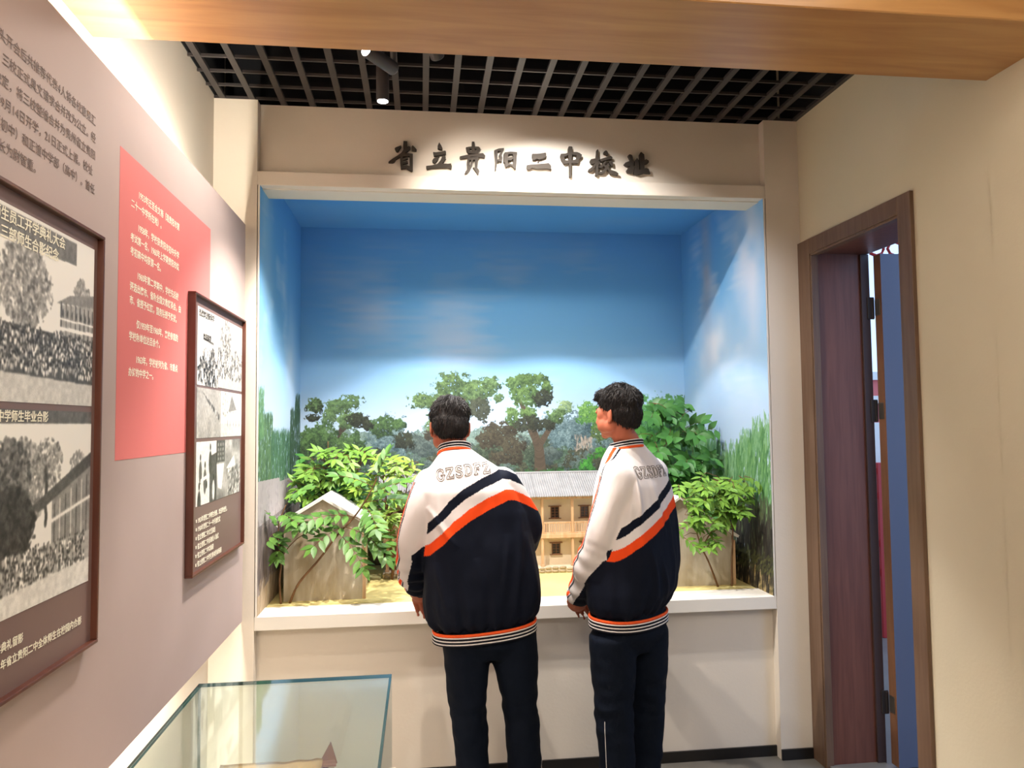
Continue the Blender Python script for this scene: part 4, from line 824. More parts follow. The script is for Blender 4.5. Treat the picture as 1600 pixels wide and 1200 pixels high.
def bush(name, base, label, kind, stems, n, box, ln, pr, ls, cap=290, upv=(0, -.7, .8)):
    pl, sb, rb_ = new_plant(name, base, label, G_P); tips = []
    for s_ in stems: tips += stem(sb, s_, .005, .002)[4:]
    for i in range(n):
        t_ = random.choice(tips); x, y, z = (random.uniform(*box[0]), random.uniform(*box[1]), random.uniform(*box[2]))
        # a twig from the nearest stem point to the foliage
        t_ = min(tips, key=lambda q: (q-Vector((x, y, z-.05))).length+random.uniform(0, .05)); e_ = Vector((x, y, z))
        if (e_-t_).length > .03: rb_.tube([t_, (t_+e_)/2+Vector((0, 0, .012)), e_], [.0018, .0014, .001], 5)
        d = Vector((random.uniform(-1, 1), random.uniform(-1.0, -.1), random.uniform(-.15, .7)))
        frond(pl, kind, e_, d, ln*random.uniform(.8, 1.2), pr, ls*random.uniform(.85, 1.15), random.uniform(.4, 1.0), 50, upv, rb_, cap)
    sb.build('stem', M_bark, pl, True); rb_.build('branch', M_bark, pl, True); return pl
# 3/4 bright bushes behind the side house
bush('bright_bush', (-.44, 3.93, .712), 'bright green bush behind the stained side house, crown highest at left', 'bright', [[(-.44, 3.93, .712), (-.45, 3.92, 1.1), (-.47, 3.90, 1.3), (-.47, 3.88, 1.42)], [(-.44, 3.93, .72), (-.38, 3.92, 1.1), (-.32, 3.90, 1.28), (-.28, 3.88, 1.38)]], 60, ((-.60, -.26), (3.84, 3.93), (1.06, 1.37)), .10, 2, .062, 299)
bush('yellow_green_bush', (-.15, 3.90, .712), 'yellow-green bush beside the first student\'s shoulder', 'lime', [[(-.15, 3.90, .712), (-.16, 3.88, 1.0), (-.19, 3.86, 1.2), (-.2, 3.85, 1.36)], [(-.15, 3.90, .72), (-.09, 3.88, 1.05), (-.07, 3.86, 1.25)]], 60, ((-.29, .0), (3.80, 3.90), (.94, 1.34)), .10, 2, .060, 299)
bush('low_dark_bush', (-.50, 3.98, .712), 'low dense deep green bush under the bright bush', 'dark', [[(-.50, 3.98, .712), (-.5, 3.96, 1.0), (-.52, 3.94, 1.2)]], 56, ((-.63, -.33), (3.92, 4.0), (1.00, 1.34)), .10, 2, .06, 299)
# 5 tall deep-green tree at the right
bush('tall_green_tree', (1.33, 3.93, .712), 'tall dense deep green tree with broad leaves behind the second student', 'dark', [[(1.33, 3.93, .712), (1.34, 3.93, 1.0), (1.33, 3.92, 1.25), (1.31, 3.91, 1.45), (1.32, 3.90, 1.60)], [(1.34, 3.93, 1.1), (1.42, 3.90, 1.22), (1.48, 3.88, 1.3)], [(1.33, 3.93, 1.15), (1.24, 3.9, 1.3), (1.2, 3.88, 1.4)]],
     46, ((1.18, 1.44), (3.80, 3.92), (1.12, 1.62)), .12, 3, .072, 299, (0, -1, .5))
bush('broad_leaf_shrub', (1.46, 3.88, .712), 'broad-leaved shrub low beside the painted willow hedge', 'dark', [[(1.46, 3.88, .712), (1.47, 3.86, 1.0), (1.46, 3.84, 1.22)]], 24, ((1.36, 1.54), (3.74, 3.86), (1.02, 1.32)), .13, 3, .082, 160, (0, -1, .5))
bush('forked_sapling', (1.40, 3.47, .712), 'light green sapling with slanting stem in front of the stained wall', 'bright', [[(1.405, 3.47, .712), (1.36, 3.465, .83), (1.325, 3.46, .90), (1.29, 3.45, 1.0), (1.26, 3.44, 1.08)], [(1.33, 3.462, .89), (1.36, 3.45, .96), (1.42, 3.44, 1.0)]], 24, ((1.20, 1.36), (3.39, 3.46), (.90, 1.22)), .09, 3, .052)
bush('upright_sapling', (1.475, 3.47, .712), 'light green sapling with straight upright stem near the niche corner', 'bright', [[(1.475, 3.47, .712), (1.477, 3.465, .85), (1.482, 3.46, .98), (1.47, 3.45, 1.1), (1.45, 3.44, 1.2)], [(1.48, 3.46, 1.0), (1.53, 3.45, 1.08), (1.545, 3.44, 1.18)]], 40, ((1.34, 1.54), (3.38, 3.46), (1.04, 1.26)), .09, 3, .056)
# ------------------------------------------------------------------ the two students
M_skin = mat('skin', rgb(178, 102, 76), .55, var=.04, scale=20, spec=.35)
M_hair = mat('black_hair', rgb(26, 22, 22), .6, spec=.25, bump=.3, bscale=120)
M_jacket = vcol_mat('jacket_cloth', .7, .1); M_trou = mat('navy_trousers', rgb(13, 20, 33), .8, var=.08, scale=10, bump=.2, bscale=200, spec=.1)
M_jblack = mat('knit_navy', rgb(18, 18, 30), .8, spec=.2); M_jor = mat('knit_orange', rgb(238, 92, 42), .8, spec=.2); M_jwh = mat('knit_white', rgb(230, 226, 226), .8, spec=.2)
M_out_ = mat('letter_outline', rgb(104, 96, 90), .7); M_eye = mat('eye_white', rgb(225, 220, 215), .2); M_iris = mat('eye_dark', rgb(30, 20, 16), .15); M_lip = mat('lip', rgb(170, 84, 74), .45)
M_shoe = mat('shoe_white', rgb(220, 218, 214), .5); M_sole = mat('shoe_sole', rgb(190, 186, 180), .7)
NAVY, WHT, ORG = np.array(rgb(15, 20, 34)), np.array(rgb(222, 216, 216)), np.array(rgb(232, 76, 28))
def ring(c, a, b, yaw, n=36, p=2.4, tilt=(0, 0)):
    """super-ellipse ring, a = half width, b = half depth, tilt raises the ring along its width / depth axis"""
    cx_, sx_ = math.cos(yaw), math.sin(yaw); out = []
    for i in range(n):
        t = 2*math.pi*i/n; u = math.copysign(abs(math.cos(t))**(2/p), math.cos(t))*a; v = math.copysign(abs(math.sin(t))**(2/p), math.sin(t))*b
        out.append((c[0]+u*cx_-v*sx_, c[1]+u*sx_+v*cx_, c[2]+u*tilt[0]+v*tilt[1]))
    return out
def head_parts(mb, c, R3, s=1.0):
    """skull, face and ears; local axes: x right, y forward, z up"""
    L = lambda x, y, z: Vector(c)+R3@(Vector((x, y, z))*s)
    def e(p, r): mb.ell(L(*p), tuple(q*s for q in r), R3, 20, 12)
    e((0, -.012, .028), (.074, .092, .088)); e((0, .022, -.018), (.062, .070, .078)); e((0, .040, -.062), (.046, .046, .036)); e((0, .066, -.088), (.020, .018, .016))
    e((0, .086, .012), (.036, .012, .012)); e((0, .094, -.014), (.010, .012, .024)); e((0, .100, -.030), (.013, .012, .010)); e((.011, .098, -.034), (.007, .008, .006)); e((-.011, .098, -.034), (.007, .008, .006))
    e((0, .088, -.054), (.021, .010, .005)); e((0, .086, -.064), (.018, .010, .006))
    for sg in (-1, 1):
        e((.038*sg, .058, -.030), (.022, .024, .026)); e((.043*sg, .035, -.045), (.024, .040, .034)); e((.044*sg, .048, .0), (.020, .024, .030)); e((.030*sg, .070, .020), (.020, .012, .007)); e((.052*sg, .012, -.05), (.016, .035, .028))
        E = R3@Matrix.Rotation(sg*.35, 3, 'Z')
        mb.ell(L(.076*sg, -.010, -.012), (.006*s, .016*s, .027*s), E, 14, 10); mb.ell(L(.074*sg, -.004, -.032), (.006*s, .010*s, .011*s), E, 10, 8); mb.ell(L(.080*sg, -.018, -.002), (.004*s, .008*s, .022*s), E, 10, 8)
def hand(mb, wrist, fwd, pn, s=1.0, side=1, curl=.5, spread=.10):
    """palm with four fingers of different length and a thumb; fwd = finger direction, pn = back-of-hand normal, side = thumb side sign"""
    f = Vector(fwd).normalized(); n = Vector(pn).normalized(); x = f.cross(n).normalized()*side; n = x.cross(f)*(1 if x.cross(f).dot(n) > 0 else -1)
    w_ = Vector(wrist)
    mb.tube([w_-f*.01, w_+f*.03*s, w_+f*.06*s, w_+f*.085*s], [(.024*s, .016*s), (.034*s, .015*s), (.040*s, .014*s), (.038*s, .012*s)], 14, ref=tuple(n))
    mb.ell(w_+f*.045*s+x*.002, (.030*s, .030*s, .015*s), Matrix((x, f, n)).transposed(), 14, 8)
    for i, (off, ln) in enumerate(((.030, .070), (.010, .078), (-.011, .072), (-.030, .056))):
        b = w_+f*.078*s+x*off*s; d = (f+x*(off*spread*30*.1)).normalized(); pts = [b-f*.018, b]; seg = ln*s/3
        for k in range(3): d = (d*math.cos(curl)-n*math.sin(curl)).normalized(); pts.append(pts[-1]+d*seg*(1.15-.15*k)); 
        mb.caps_tube(pts, [.0088*s, .0092*s, .0082*s, .0076*s, .0066*s], 10)
    b = w_+f*.018*s+x*.024*s; d = (f*.55+x*.8-n*.25).normalized(); pts = [b-x*.012, b]
    for k in range(2): pts.append(pts[-1]+d*.030*s); d = (d+f*.5-n*.25).normalized()
    mb.caps_tube(pts, [.011*s, .0115*s, .0095*s, .008*s], 10)
def seg_param(V, path):
    """closest point on a polyline: parameter 0..1, axis point, distance"""
    P_ = np.array(path, float); L_ = np.linalg.norm(np.diff(P_, axis=0), axis=1); cum = np.concatenate([[0], np.cumsum(L_)]); best = np.full(len(V), 1e9); t = np.zeros(len(V)); Q = np.zeros_like(V)
    for i in range(len(P_)-1):
        d = P_[i+1]-P_[i]; u = np.clip(((V-P_[i])@d)/(d@d), 0, 1); q = P_[i]+u[:, None]*d; ds = np.linalg.norm(V-q, axis=1); m = ds < best
        best[m] = ds[m]; t[m] = (cum[i]+u[m]*L_[i])/cum[-1]; Q[m] = q[m]
    return t, Q, best
def noise_arr(V, sc, seed): return np.array([noise.noise((v[0]*sc[0]+seed, v[1]*sc[1], v[2]*sc[2])) for v in V])
LETTERS = {
 'G': [([(.80, .74), (.72, .90), (.50, .97), (.27, .90), (.14, .70), (.12, .45), (.18, .22), (.35, .06), (.56, .03), (.76, .12), (.80, .28), (.80, .42)], .085), ([(.56, .44), (.96, .44)], .05), ([(.80, .74), (.80, .94)], .04)],
 'Z': [([(.14, .92), (.86, .92), (.14, .08), (.88, .08)], .080), ([(.14, .92), (.12, .70)], .045), ([(.88, .08), (.92, .30)], .045)],
 'S': [([(.78, .76), (.66, .92), (.42, .95), (.22, .82), (.22, .64), (.40, .54), (.64, .46), (.80, .34), (.80, .16), (.60, .04), (.36, .04), (.18, .20)], .085), ([(.80, .72), (.80, .94)], .04), ([(.17, .05), (.16, .28)], .04)],
 'D': [([(.24, .94), (.50, .94), (.74, .84), (.86, .64), (.86, .36), (.74, .15), (.50, .06), (.24, .06)], .080), ([(.26, .94), (.26, .06)], .085), ([(.08, .95), (.30, .95)], .05), ([(.08, .05), (.30, .05)], .05)],
 'F': [([(.26, .94), (.84, .94)], .075), ([(.28, .94), (.28, .06)], .085), ([(.28, .52), (.64, .52)], .07), ([(.10, .05), (.46, .05)], .05), ([(.10, .95), (.3, .95)], .05), ([(.86, .94), (.86, .72)], .045), ([(.64, .64), (.64, .40)], .04)]}
def letter_contour(ch, N=34):
    xs_ = np.linspace(-.08, 1.12, N); g = np.full((N, N), 9.0); X_, Y_ = np.meshgrid(xs_, xs_)
    for pts, wd in LETTERS[ch]:
        for (ax, ay), (bx_, by_) in zip(pts[:-1], pts[1:]):
            dx, dy = bx_-ax, by_-ay; u = np.clip(((X_-ax)*dx+(Y_-ay)*dy)/(dx*dx+dy*dy), 0, 1); g = np.minimum(g, np.hypot(X_-ax-u*dx, Y_-ay-u*dy)-wd)
    segs = []
    for j in range(N-1):
        for i in range(N-1):
            c = [(i, j), (i+1, j), (i+1, j+1), (i, j+1)]; v = [g[q[1], q[0]] for q in c]; cr_ = []
            for k in range(4):
                a, b = v[k], v[(k+1) % 4]
                if (a < 0) != (b < 0):
                    t = a/(a-b); p, q = c[k], c[(k+1) % 4]; cr_.append((xs_[p[0]]+(xs_[q[0]]-xs_[p[0]])*t, xs_[p[1]]+(xs_[q[1]]-xs_[p[1]])*t))
            for k in range(0, len(cr_)-1, 2): segs.append((cr_[k], cr_[k+1]))
    return segs
def student(cfg):
    base = cfg['base']; root = thing('person', base, cfg['label'], 'person', 'students at the display window')
    yaw = cfg['yaw']; back = np.array((math.sin(yaw), -math.cos(yaw), 0)); left = np.array((-math.cos(yaw), -math.sin(yaw), 0)); right = -left; fwd_ = -back
    HR = Matrix.Rotation(cfg['hyaw'], 3, 'Z')@Matrix.Rotation(-cfg.get('hpitch', .12), 3, 'X')@Matrix.Rotation(cfg.get('hroll', 0), 3, 'Y')
    hc = Vector(cfg['head']); hs = cfg.get('hs', 1.0)
    # ---- jacket: torso loft + two sleeves, grown into one cloth surface
    tor = cfg['torso']   # (cx, cy, z, a, b)
    mb = MB(); mb.loft([ring((c[0], c[1], c[2]), c[3], c[4], yaw+(c[5] if len(c) > 5 else 0), 36, 2.3, cfg.get('tilt', (0, 0)) if k < 2 else (0, 0)) for k, c in enumerate(tor)])
    for s in ('L', 'R'):
        pth, rd = cfg['arm'+s]; mb.tube(curve_pts(pth, 5), [tuple(x) for x in np.stack([np.interp(np.linspace(0, len(rd)-1, 5*(len(pth)-1)+1), range(len(rd)), [r[k] if isinstance(r, tuple) else r for r in rd]) for k in (0, 1)], 1)], 22)
        mb.ell(pth[0], (rd[0] if not isinstance(rd[0], tuple) else rd[0][0],)*3)
    me = remesh(mb, .0062, 8, .5); 
    sub = bpy.data.objects.new('tmp', me); C.objects.link(sub); md = sub.modifiers.new('s', 'SUBSURF'); md.levels = 1; md.render_levels = 1
    dg = bpy.context.evaluated_depsgraph_get(); me2 = bpy.data.meshes.new_from_object(sub.evaluated_get(dg), depsgraph=dg); bpy.data.objects.remove(sub); me = me2
    V = coords(me); N_ = normals(me)
    tL, QL, dL = seg_param(V, [tuple(p) for p in cfg['armL'][0]]); tR, QR, dR = seg_param(V, [tuple(p) for p in cfg['armR'][0]])
    rL = np.interp(tL, np.linspace(0, 1, len(cfg['armL'][1])), [r[0] if isinstance(r, tuple) else r for r in cfg['armL'][1]]); rR = np.interp(tR, np.linspace(0, 1, len(cfg['armR'][1])), [r[0] if isinstance(r, tuple) else r for r in cfg['armR'][1]])
    cz = [c[2] for c in tor]; cxs = np.interp(V[:, 2], cz, [c[0] for c in tor]); cys = np.interp(V[:, 2], cz, [c[1] for c in tor]); aa = np.interp(V[:, 2], cz, [c[3] for c in tor])
    rel = np.stack([V[:, 0]-cxs, V[:, 1]-cys], 1); u = rel@right[:2]; v = rel@back[:2]
    seam = cfg.get('seam', .165)
    isL = (dL < rL*1.18) & (tL > .02) & ((u < -seam*np.clip((1.42-V[:, 2])*3.2, .35, 1.0)) | (v < -.02)) & (u < .02) if not cfg.get('turned') else (dL < rL*1.16) & (tL > .02) & (u < -.045)
    isR = (dR < rR*1.18) & (tR > .02) & ((u > seam*np.clip((1.42-V[:, 2])*3.2, .35, 1.0)) | (v < -.02)) & (u > -.02)
    # folds of the cloth
    z = V[:, 2]; zh = tor[0][2]
    w1 = noise_arr(V, (16, 16, 3.2), cfg['seed']); w2 = noise_arr(V, (7, 7, 5.5), cfg['seed']+9); w3 = noise_arr(V, (34, 34, 14), cfg['seed']+5)
    low = np.clip((zh+.35-z)/.35, 0, 1); th = np.arctan2(v, u); disp = .009*w1*(.30+.9*low)+.009*w2+.0016*w3+.0035*np.cos(th*19+3*w2)*np.clip((zh+.16-z)/.16, 0, 1)
    for (ua, za, ub, zb, am, wd) in cfg['folds']:   # single long folds on the back
        dx, dz = ub-ua, zb-za; tt = ((u-ua)*dx+(z-za)*dz)/(dx*dx+dz*dz); dd = np.abs((u-ua)*dz-(z-za)*dx)/math.hypot(dx, dz)+.004*w2
        disp = disp+np.where(v > 0, am*np.exp(-(dd/wd)**2)*np.clip(np.sin(np.clip(tt, 0, 1)*math.pi), 0, 1)**.7, 0)
    V0 = V.copy()
    # bunching rings near the cuffs and elbows
    for t_, m_, s_ in ((tL, isL, 1), (tR, isR, 2)):
        disp = disp+np.where(m_, (.0045*np.sin(t_*46+5*w2+s_)*np.clip((t_-.38)*3, 0, 1)), 0)
    V = V+N_*disp[:, None]
    # ---- colours of the cloth panels
    cols = np.tile(WHT, (len(V), 1)); jit = 1+.03*w3
    ue, ze = zip(*cfg['stripe']); top = np.interp(u, ue, ze)
    def bands(zz, top):
        c = np.tile(WHT, (len(zz), 1)); c[(zz < top) & (zz >= top-.034)] = NAVY; c[(zz < top-.071) & (zz >= top-.110)] = ORG; c[zz < top-.110] = NAVY; return c
    cols = bands(V[:, 2], top)
    # right sleeve: bands run down the arm
    topR = np.interp(u, [.13, .16, .20, .25, .30], np.array([1.329, 1.325, 1.305, 1.272, 1.24])+(cfg['stripe'][-1][1]-1.329)); cols[isR] = bands(V[isR, 2], topR[isR]) if cfg.get('turned') else cols[isR]
    rd_ = V0-QL; ph = np.degrees(np.arctan2(rd_@left, rd_@back))
    bd = np.interp(tL, [0, .22, .36, .48, .62, .80, .93, 1.0], cfg['sleeve_phi']); cL = np.tile(WHT, (len(V), 1)); cL[(ph < bd) & (ph > -165)] = NAVY
    po = cfg.get('piping', (78, 92)); cL[(ph > po[0]) & (ph < po[1])] = ORG; cL[(ph > po[0]-9) & (ph < po[0]-3)] = NAVY; cL[(ph > po[1]+2) & (ph < po[1]+6)] = NAVY
    cols[isL] = cL[isL]
    if 'shoulder_pipe' in cfg:   # piping goes on over the shoulder to the collar
        for (p0, p1, wd, cc) in cfg['shoulder_pipe']:
            p0, p1 = np.array(p0), np.array(p1); d = p1-p0; tt = np.clip(((V-p0)@d)/(d@d), 0, 1); ds = np.linalg.norm((V-p0)-tt[:, None]*d-0, axis=1); m_ = (ds < .05) & (tt > 0) & (tt < 1)
            lat = np.abs(((V-p0)-tt[:, None]*d)@np.array(cfg['pipe_lat'])) < wd; cols[m_ & lat] = cc
    cols = cols*jit[:, None]
    jk = finish(me, 'jacket', V, M_jacket, root, cols); tag(jk, 'white and navy track jacket with orange diagonal stripe')
    dgp = [Vector(p) for p in V]; bvh = BVHTree.FromPolygons(dgp, [tuple(p.vertices) for p in me.polygons])
    # ---- knitted hem, collar and cuffs: stacked bands
    def knit(name, rings_fn, stack, cols_=None):
        k = MB()
        for i, (h0, h1, ci) in enumerate(stack):
            r = [rings_fn(h0+.0004, 0), rings_fn((h0+h1)/2, .0016), rings_fn(h1-.0004, 0)]; inn = [rings_fn(h1-.0004, -.006), rings_fn(h0+.0004, -.006)]
            k.loft(r+inn+[r[0]], ci, caps=False)
        return k.build(name, [M_jor, M_jwh, M_jblack], jk, True)
    hb = cfg['hem']
    def hem_ring(h_, g_): return ring((hb[0], hb[1], hb[2]-h_), hb[3]+g_, hb[4]+g_, yaw, 48, 2.3, cfg.get('tilt', (0, 0)))
    knit('hem_band', hem_ring, [(0, .011, 0), (.011, .0165, 1), (.0165, .023, 2), (.023, .0285, 1), (.0285, .0345, 2), (.0345, .040, 1), (.040, .045, 2)])
    cb = cfg['collar']; ct = cfg.get('ctilt', (0, -.25))
    def col_ring(h_, g_): return ring((cb[0], cb[1], cb[2]+h_), cb[3]+g_-h_*.12, cb[4]+g_-h_*.12, yaw, 40, 2.1, ct)
    knit('collar', col_ring, [(0, .010, 0), (.010, .0145, 1), (.0145, .0195, 2), (.0195, .0235, 1), (.0235, .030, 2), (.030, .034, 1)])
    for s in ('L', 'R'):
        pth = cfg['arm'+s][0]; e_ = Vector(pth[-1]); d_ = (e_-Vector(pth[-2])).normalized(); k = MB()
        rc = cfg.get('cuff', .034); k.tube([e_-d_*.012, e_+d_*.014], [rc, rc*.94], 22, 2); k.tube([e_+d_*.014, e_+d_*.019], [rc*.97, rc*.95], 22, 1)
        k.build('cuff', [M_jor, M_jwh, M_jblack], jk, True)
    # ---- outlined lettering on the back
    lt = MB(); o_, du, dv, sz = cfg['letters']; o_ = Vector(o_); du = Vector(du).normalized(); dv = Vector(dv); B_ = Vector(back); F_ = Vector(fwd_)
    nl = len('GZSDFZ')
    for i, ch in enumerate('GZSDFZ'):
        arc = cfg.get('arc', 0)*((i-2.5)/2.5)**2
        for (a, b) in letter_contour(ch):
            P3 = []
            for q in (a, b):
                w_ = o_+du*(i*.0340+q[0]*.0315)+dv*(q[1]*sz+arc); hit = bvh.ray_cast(w_+B_*.4, F_, .8)
                P3.append((hit[0]+hit[1]*.0010) if hit[0] is not None else None); HN = hit[1] if hit[0] is not None else B_
            if P3[0] is None or P3[1] is None or (P3[0]-P3[1]).length > .03: continue
            d = (P3[1]-P3[0]); 
            if d.length < 1e-6: continue
            d.normalize(); nrm = HN; x_ = d.cross(nrm).normalized()*.0008; e_ = d*.0006; t_ = nrm*.0006
            p0, p1 = P3[0]-e_, P3[1]+e_
            lt.add([p0-x_+t_, p1-x_+t_, p1+x_+t_, p0+x_+t_, p0-x_-t_, p1-x_-t_, p1+x_-t_, p0+x_-t_], [(0, 1, 2, 3), (4, 7, 6, 5), (0, 4, 5, 1), (2, 6, 7, 3), (1, 5, 6, 2), (0, 3, 7, 4)])
    tag(lt.build('lettering', M_out_, jk), 'outlined letters GZSDFZ')
    # ---- body: one continuous skin surface
    bm_ = MB(); head_parts(bm_, hc, HR, hs)
    nk = Vector(cfg['neck']); bm_.tube([nk+Vector((0, 0, -.06)), nk, (nk+hc)/2+Vector((0, 0, -.02)), hc+HR@Vector((0, -.02, -.02))], [(.075, .06), (.055*hs, .055*hs), (.052*hs, .056*hs), (.054*hs, .058*hs)], 18)
    core = [c for c in tor]
    bm_.loft([ring((c[0], c[1], c[2]), c[3]*.72, c[4]*.66, yaw, 24, 2.1) for c in core])
    for s in ('L', 'R'):
        pth = [Vector(p) for p in cfg['arm'+s][0]]; d_ = (pth[-1]-pth[-2]).normalized(); bm_.caps_tube([pth[0]+Vector((0, 0, -.02))]+pth[1:-1]+[pth[-1]-d_*.02, pth[-1]+d_*.02], [.042, .036, .032, .026, .024][:len(pth)+1] if len(pth) <= 4 else [.042]*(len(pth)+1))
        hcg = cfg['hand'+s]; hand(bm_, pth[-1]+d_*.015, hcg[0], hcg[1], cfg.get('hand_s', .95), hcg[2], hcg[3])
    for s in ('L', 'R'):
        lg = cfg['leg'+s]; bm_.caps_tube([lg[0], lg[1], (lg[2][0], lg[2][1], .09)], [.072, .045, .034]); bm_.ell((lg[2][0], lg[2][1]+.0, .055), (.035, .05, .04))
    me = remesh(bm_, .0042, 3, .5); V = coords(me); body = finish(me, 'body', V, M_skin, root)
    # ---- eyes, brows, lips
    fc = MB(); pu = MB(); br = MB(); lp = MB(); Lh = lambda x, y, z: hc+HR@(Vector((x, y, z))*hs)
    for sg in (-1, 1):
        fc.ell(Lh(.028*sg, .0725, .004), (.013*hs, .007*hs, .0065*hs), HR, 12, 8); pu.ell(Lh(.028*sg, .0792, .004), (.0052*hs, .002*hs, .0052*hs), HR, 10, 6)
        br.tube([Lh(.014*sg, .092, .022), Lh(.028*sg, .088, .027), Lh(.042*sg, .076, .023)], [.003, .0032, .0015], 6)
    lp.ell(Lh(0, .0955, -.054), (.018*hs, .004*hs, .0032*hs), HR, 12, 6); lp.ell(Lh(0, .094, -.0615), (.015*hs, .004*hs, .0038*hs), HR, 12, 6)
    fc.build('eye', M_eye, body, True); pu.build('iris', M_iris, body, True); br.build('eyebrow', M_hair, body, True); lp.build('lips', M_lip, body, True)
    # ---- hair: a full cap over the skull with combed tufts
    hr = MB()
    def he(p, r): hr.ell(Lh(*p), tuple(q*hs for q in r), HR, 24, 14)
    he((0, -.016, .046), (.083, .098, .084)); he((0, -.045, .005), (.076, .066, .075)); he((0, .045, .082), (.062, .048, .030)); he((0, -.062, -.03), (.058, .038, .040)); he((0, .074, .070), (.05, .022, .02))
    me = remesh(hr, .0045, 3, .5); V = coords(me); inv = HR.inverted(); loc = (V-np.array(hc))@np.array(inv).T/hs
    # cut below the hairline: pull those vertices inside the head
    lx, ly, lz = loc[:, 0], loc[:, 1], loc[:, 2]; N_ = normals(me)
    line_ = np.interp(ly, [-.12, -.06, -.02, .0, .02, .045, .07, .10], [-.070, -.066, -.030, .010, .006, .030, .050, .052]); under = lz < line_
    n1 = noise_arr(loc*1.0, (60, 30, 22), cfg['seed']); n2 = noise_arr(loc, (22, 16, 16), cfg['seed']+3); V = V+N_*((.0045*n1+.0045*n2)*hs)[:, None]
    C0 = np.array(Lh(0, -.005, .01)); V[under] = V[under]*.86+C0*.14
    hair = finish(me, 'hair', V, M_hair, root)
    bv = BVHTree.FromPolygons([Vector(p) for p in V], [tuple(p.vertices) for p in me.polygons]); tf = MB(); rnd = random.Random(cfg['seed'])
    crown_ = Vector((0.012, -.055, .115))
    idx = np.where((lz > line_+.004))[0]
    for i in rnd.choices(list(idx), k=2600):
        p = Vector(V[i]); n_ = Vector(N_[i]); lp_ = Vector(loc[i]); flow = (lp_-crown_); flow = flow-inv@n_*(flow.dot(inv@n_)); 
        if flow.length < 1e-4: continue
        flow = (flow.normalized()+Vector((rnd.uniform(-.35, .35), rnd.uniform(-.25, .25), rnd.uniform(-.3, .05)))); fl = (HR@flow).normalized(); sd = fl.cross(n_)
        if sd.length < 1e-4: continue
        sd.normalize(); ln = rnd.uniform(.010, .022)*hs; wd = rnd.uniform(.0008, .0018)*hs; lift = rnd.uniform(.1, .7) if (lp_.z > .09 and rnd.random() < .3) else rnd.uniform(.0, .34) if lp_.z > .05 else rnd.uniform(.0, .07)
        q1 = p+fl*ln*.55+n_*(ln*lift*.75); q2 = p+fl*ln+n_*(ln*lift*.7)-Vector((0, 0, ln*.12)); p = p-n_*.001
        tf.add([p-sd*wd, p+sd*wd, q1+sd*wd*.8, q1-sd*wd*.8, q2, p+n_*wd, q1+n_*wd*.9], [(0, 3, 6, 5), (5, 6, 2, 1), (3, 4, 6), (6, 4, 2), (0, 1, 2, 3), (3, 2, 4)])
    ob = tf.build('hair_tufts', M_hair, hair); ob['kind'] = 'stuff'
    # ---- trousers
    tb = MB(); hp = cfg['hip']; tb.loft([ring((hp[0], hp[1], zz), a_, b_, yaw, 28, 2.3) for zz, a_, b_ in ((hp[2]-cfg['drop'], hp[3]*.66, hp[4]*.70), (hp[2]-cfg['drop']*.4, hp[3]*.96, hp[4]*.96), (hp[2]+.05, hp[3]*.98, hp[4]*.95), (hp[2]+.12, hp[3]*.9, hp[4]*.85))])
    for s in ('L', 'R'):
        lg = cfg['leg'+s]; rr = cfg['legr']; tb.tube([(lg[0][0], lg[0][1], lg[0][2]), ((lg[0][0]+lg[1][0])/2, (lg[0][1]+lg[1][1])/2, (lg[0][2]+lg[1][2])/2), lg[1], ((lg[1][0]+lg[2][0])/2, (lg[1][1]+lg[2][1])/2, (lg[1][2]+lg[2][2])/2), lg[2]], rr, 24)
    me = remesh(tb, .0075, 14, .5); V = coords(me); N_ = normals(me); w1 = noise_arr(V, (10, 10, 6), cfg['seed']+2); w2 = noise_arr(V, (18, 18, 26), cfg['seed']+4)
    kn_ = np.exp(-((V[:, 2]-.42)/.09)**2)+np.exp(-((V[:, 2]-.14)/.07)**2)*1.3; V = V+N_*(.007*w1+.006*w2*(.4+kn_))[:, None]
    tr_ = finish(me, 'trousers', V, M_trou, root); bv = BVHTree.FromPolygons([Vector(p) for p in V], [tuple(p.vertices) for p in me.polygons])
    pc = MB()
    for (p0, p1, dr_) in cfg['pipes']:
        pts = []
        for k in range(26):
            p = Vector(p0).lerp(Vector(p1), k/25); hit = bv.ray_cast(p+Vector(dr_)*.2, -Vector(dr_), .4)
            if hit[0] is not None: pts.append(hit[0]+Vector(dr_)*.0006)
        if len(pts) > 2: pc.tube(pts, .0013, 6)
    if pc.v: tag(pc.build('side_piping', M_jwh, tr_), 'thin white piping')
    # ---- shoes
    for s in ('L', 'R'):
        lg = cfg['leg'+s]; a = yaw+cfg.get('foot'+s, 0); fx, fy = -math.sin(a), math.cos(a); sh = MB(); cx_, cy_ = lg[2][0], lg[2][1]
        prof = [(-.075, .030, .055), (-.055, .037, .085), (-.01, .038, .095), (.05, .041, .072), (.10, .044, .050), (.145, .038, .040), (.175, .020, .026)]
        rs = []
        for (q, wd, ht) in prof:
            r = []
            for k in range(16):
                t = 2*math.pi*k/16; xx = math.cos(t)*wd; zz = max(.0, .5+.5*math.sin(t))**.8*ht+.018
                r.append((cx_+fx*q+fy*xx, cy_+fy*q-fx*xx, zz))
            rs.append(r)
        so = sh.loft(rs).build('shoe', M_shoe, root, True); sl = MB(); out = [(-.08, .02), (-.07, .036), (0, .040), (.08, .047), (.14, .043), (.175, .024), (.182, 0)]
        pg = [(q, wd) for q, wd in out]+[(q, -wd) for q, wd in out[::-1] if wd]
        sl.prism(pg, lambda q, x_: (cx_+fx*q+fy*x_, cy_+fy*q-fx*x_, 0), lambda q, x_: (cx_+fx*q+fy*x_, cy_+fy*q-fx*x_, .022)); sl.build('sole', M_sole, so)
    return root
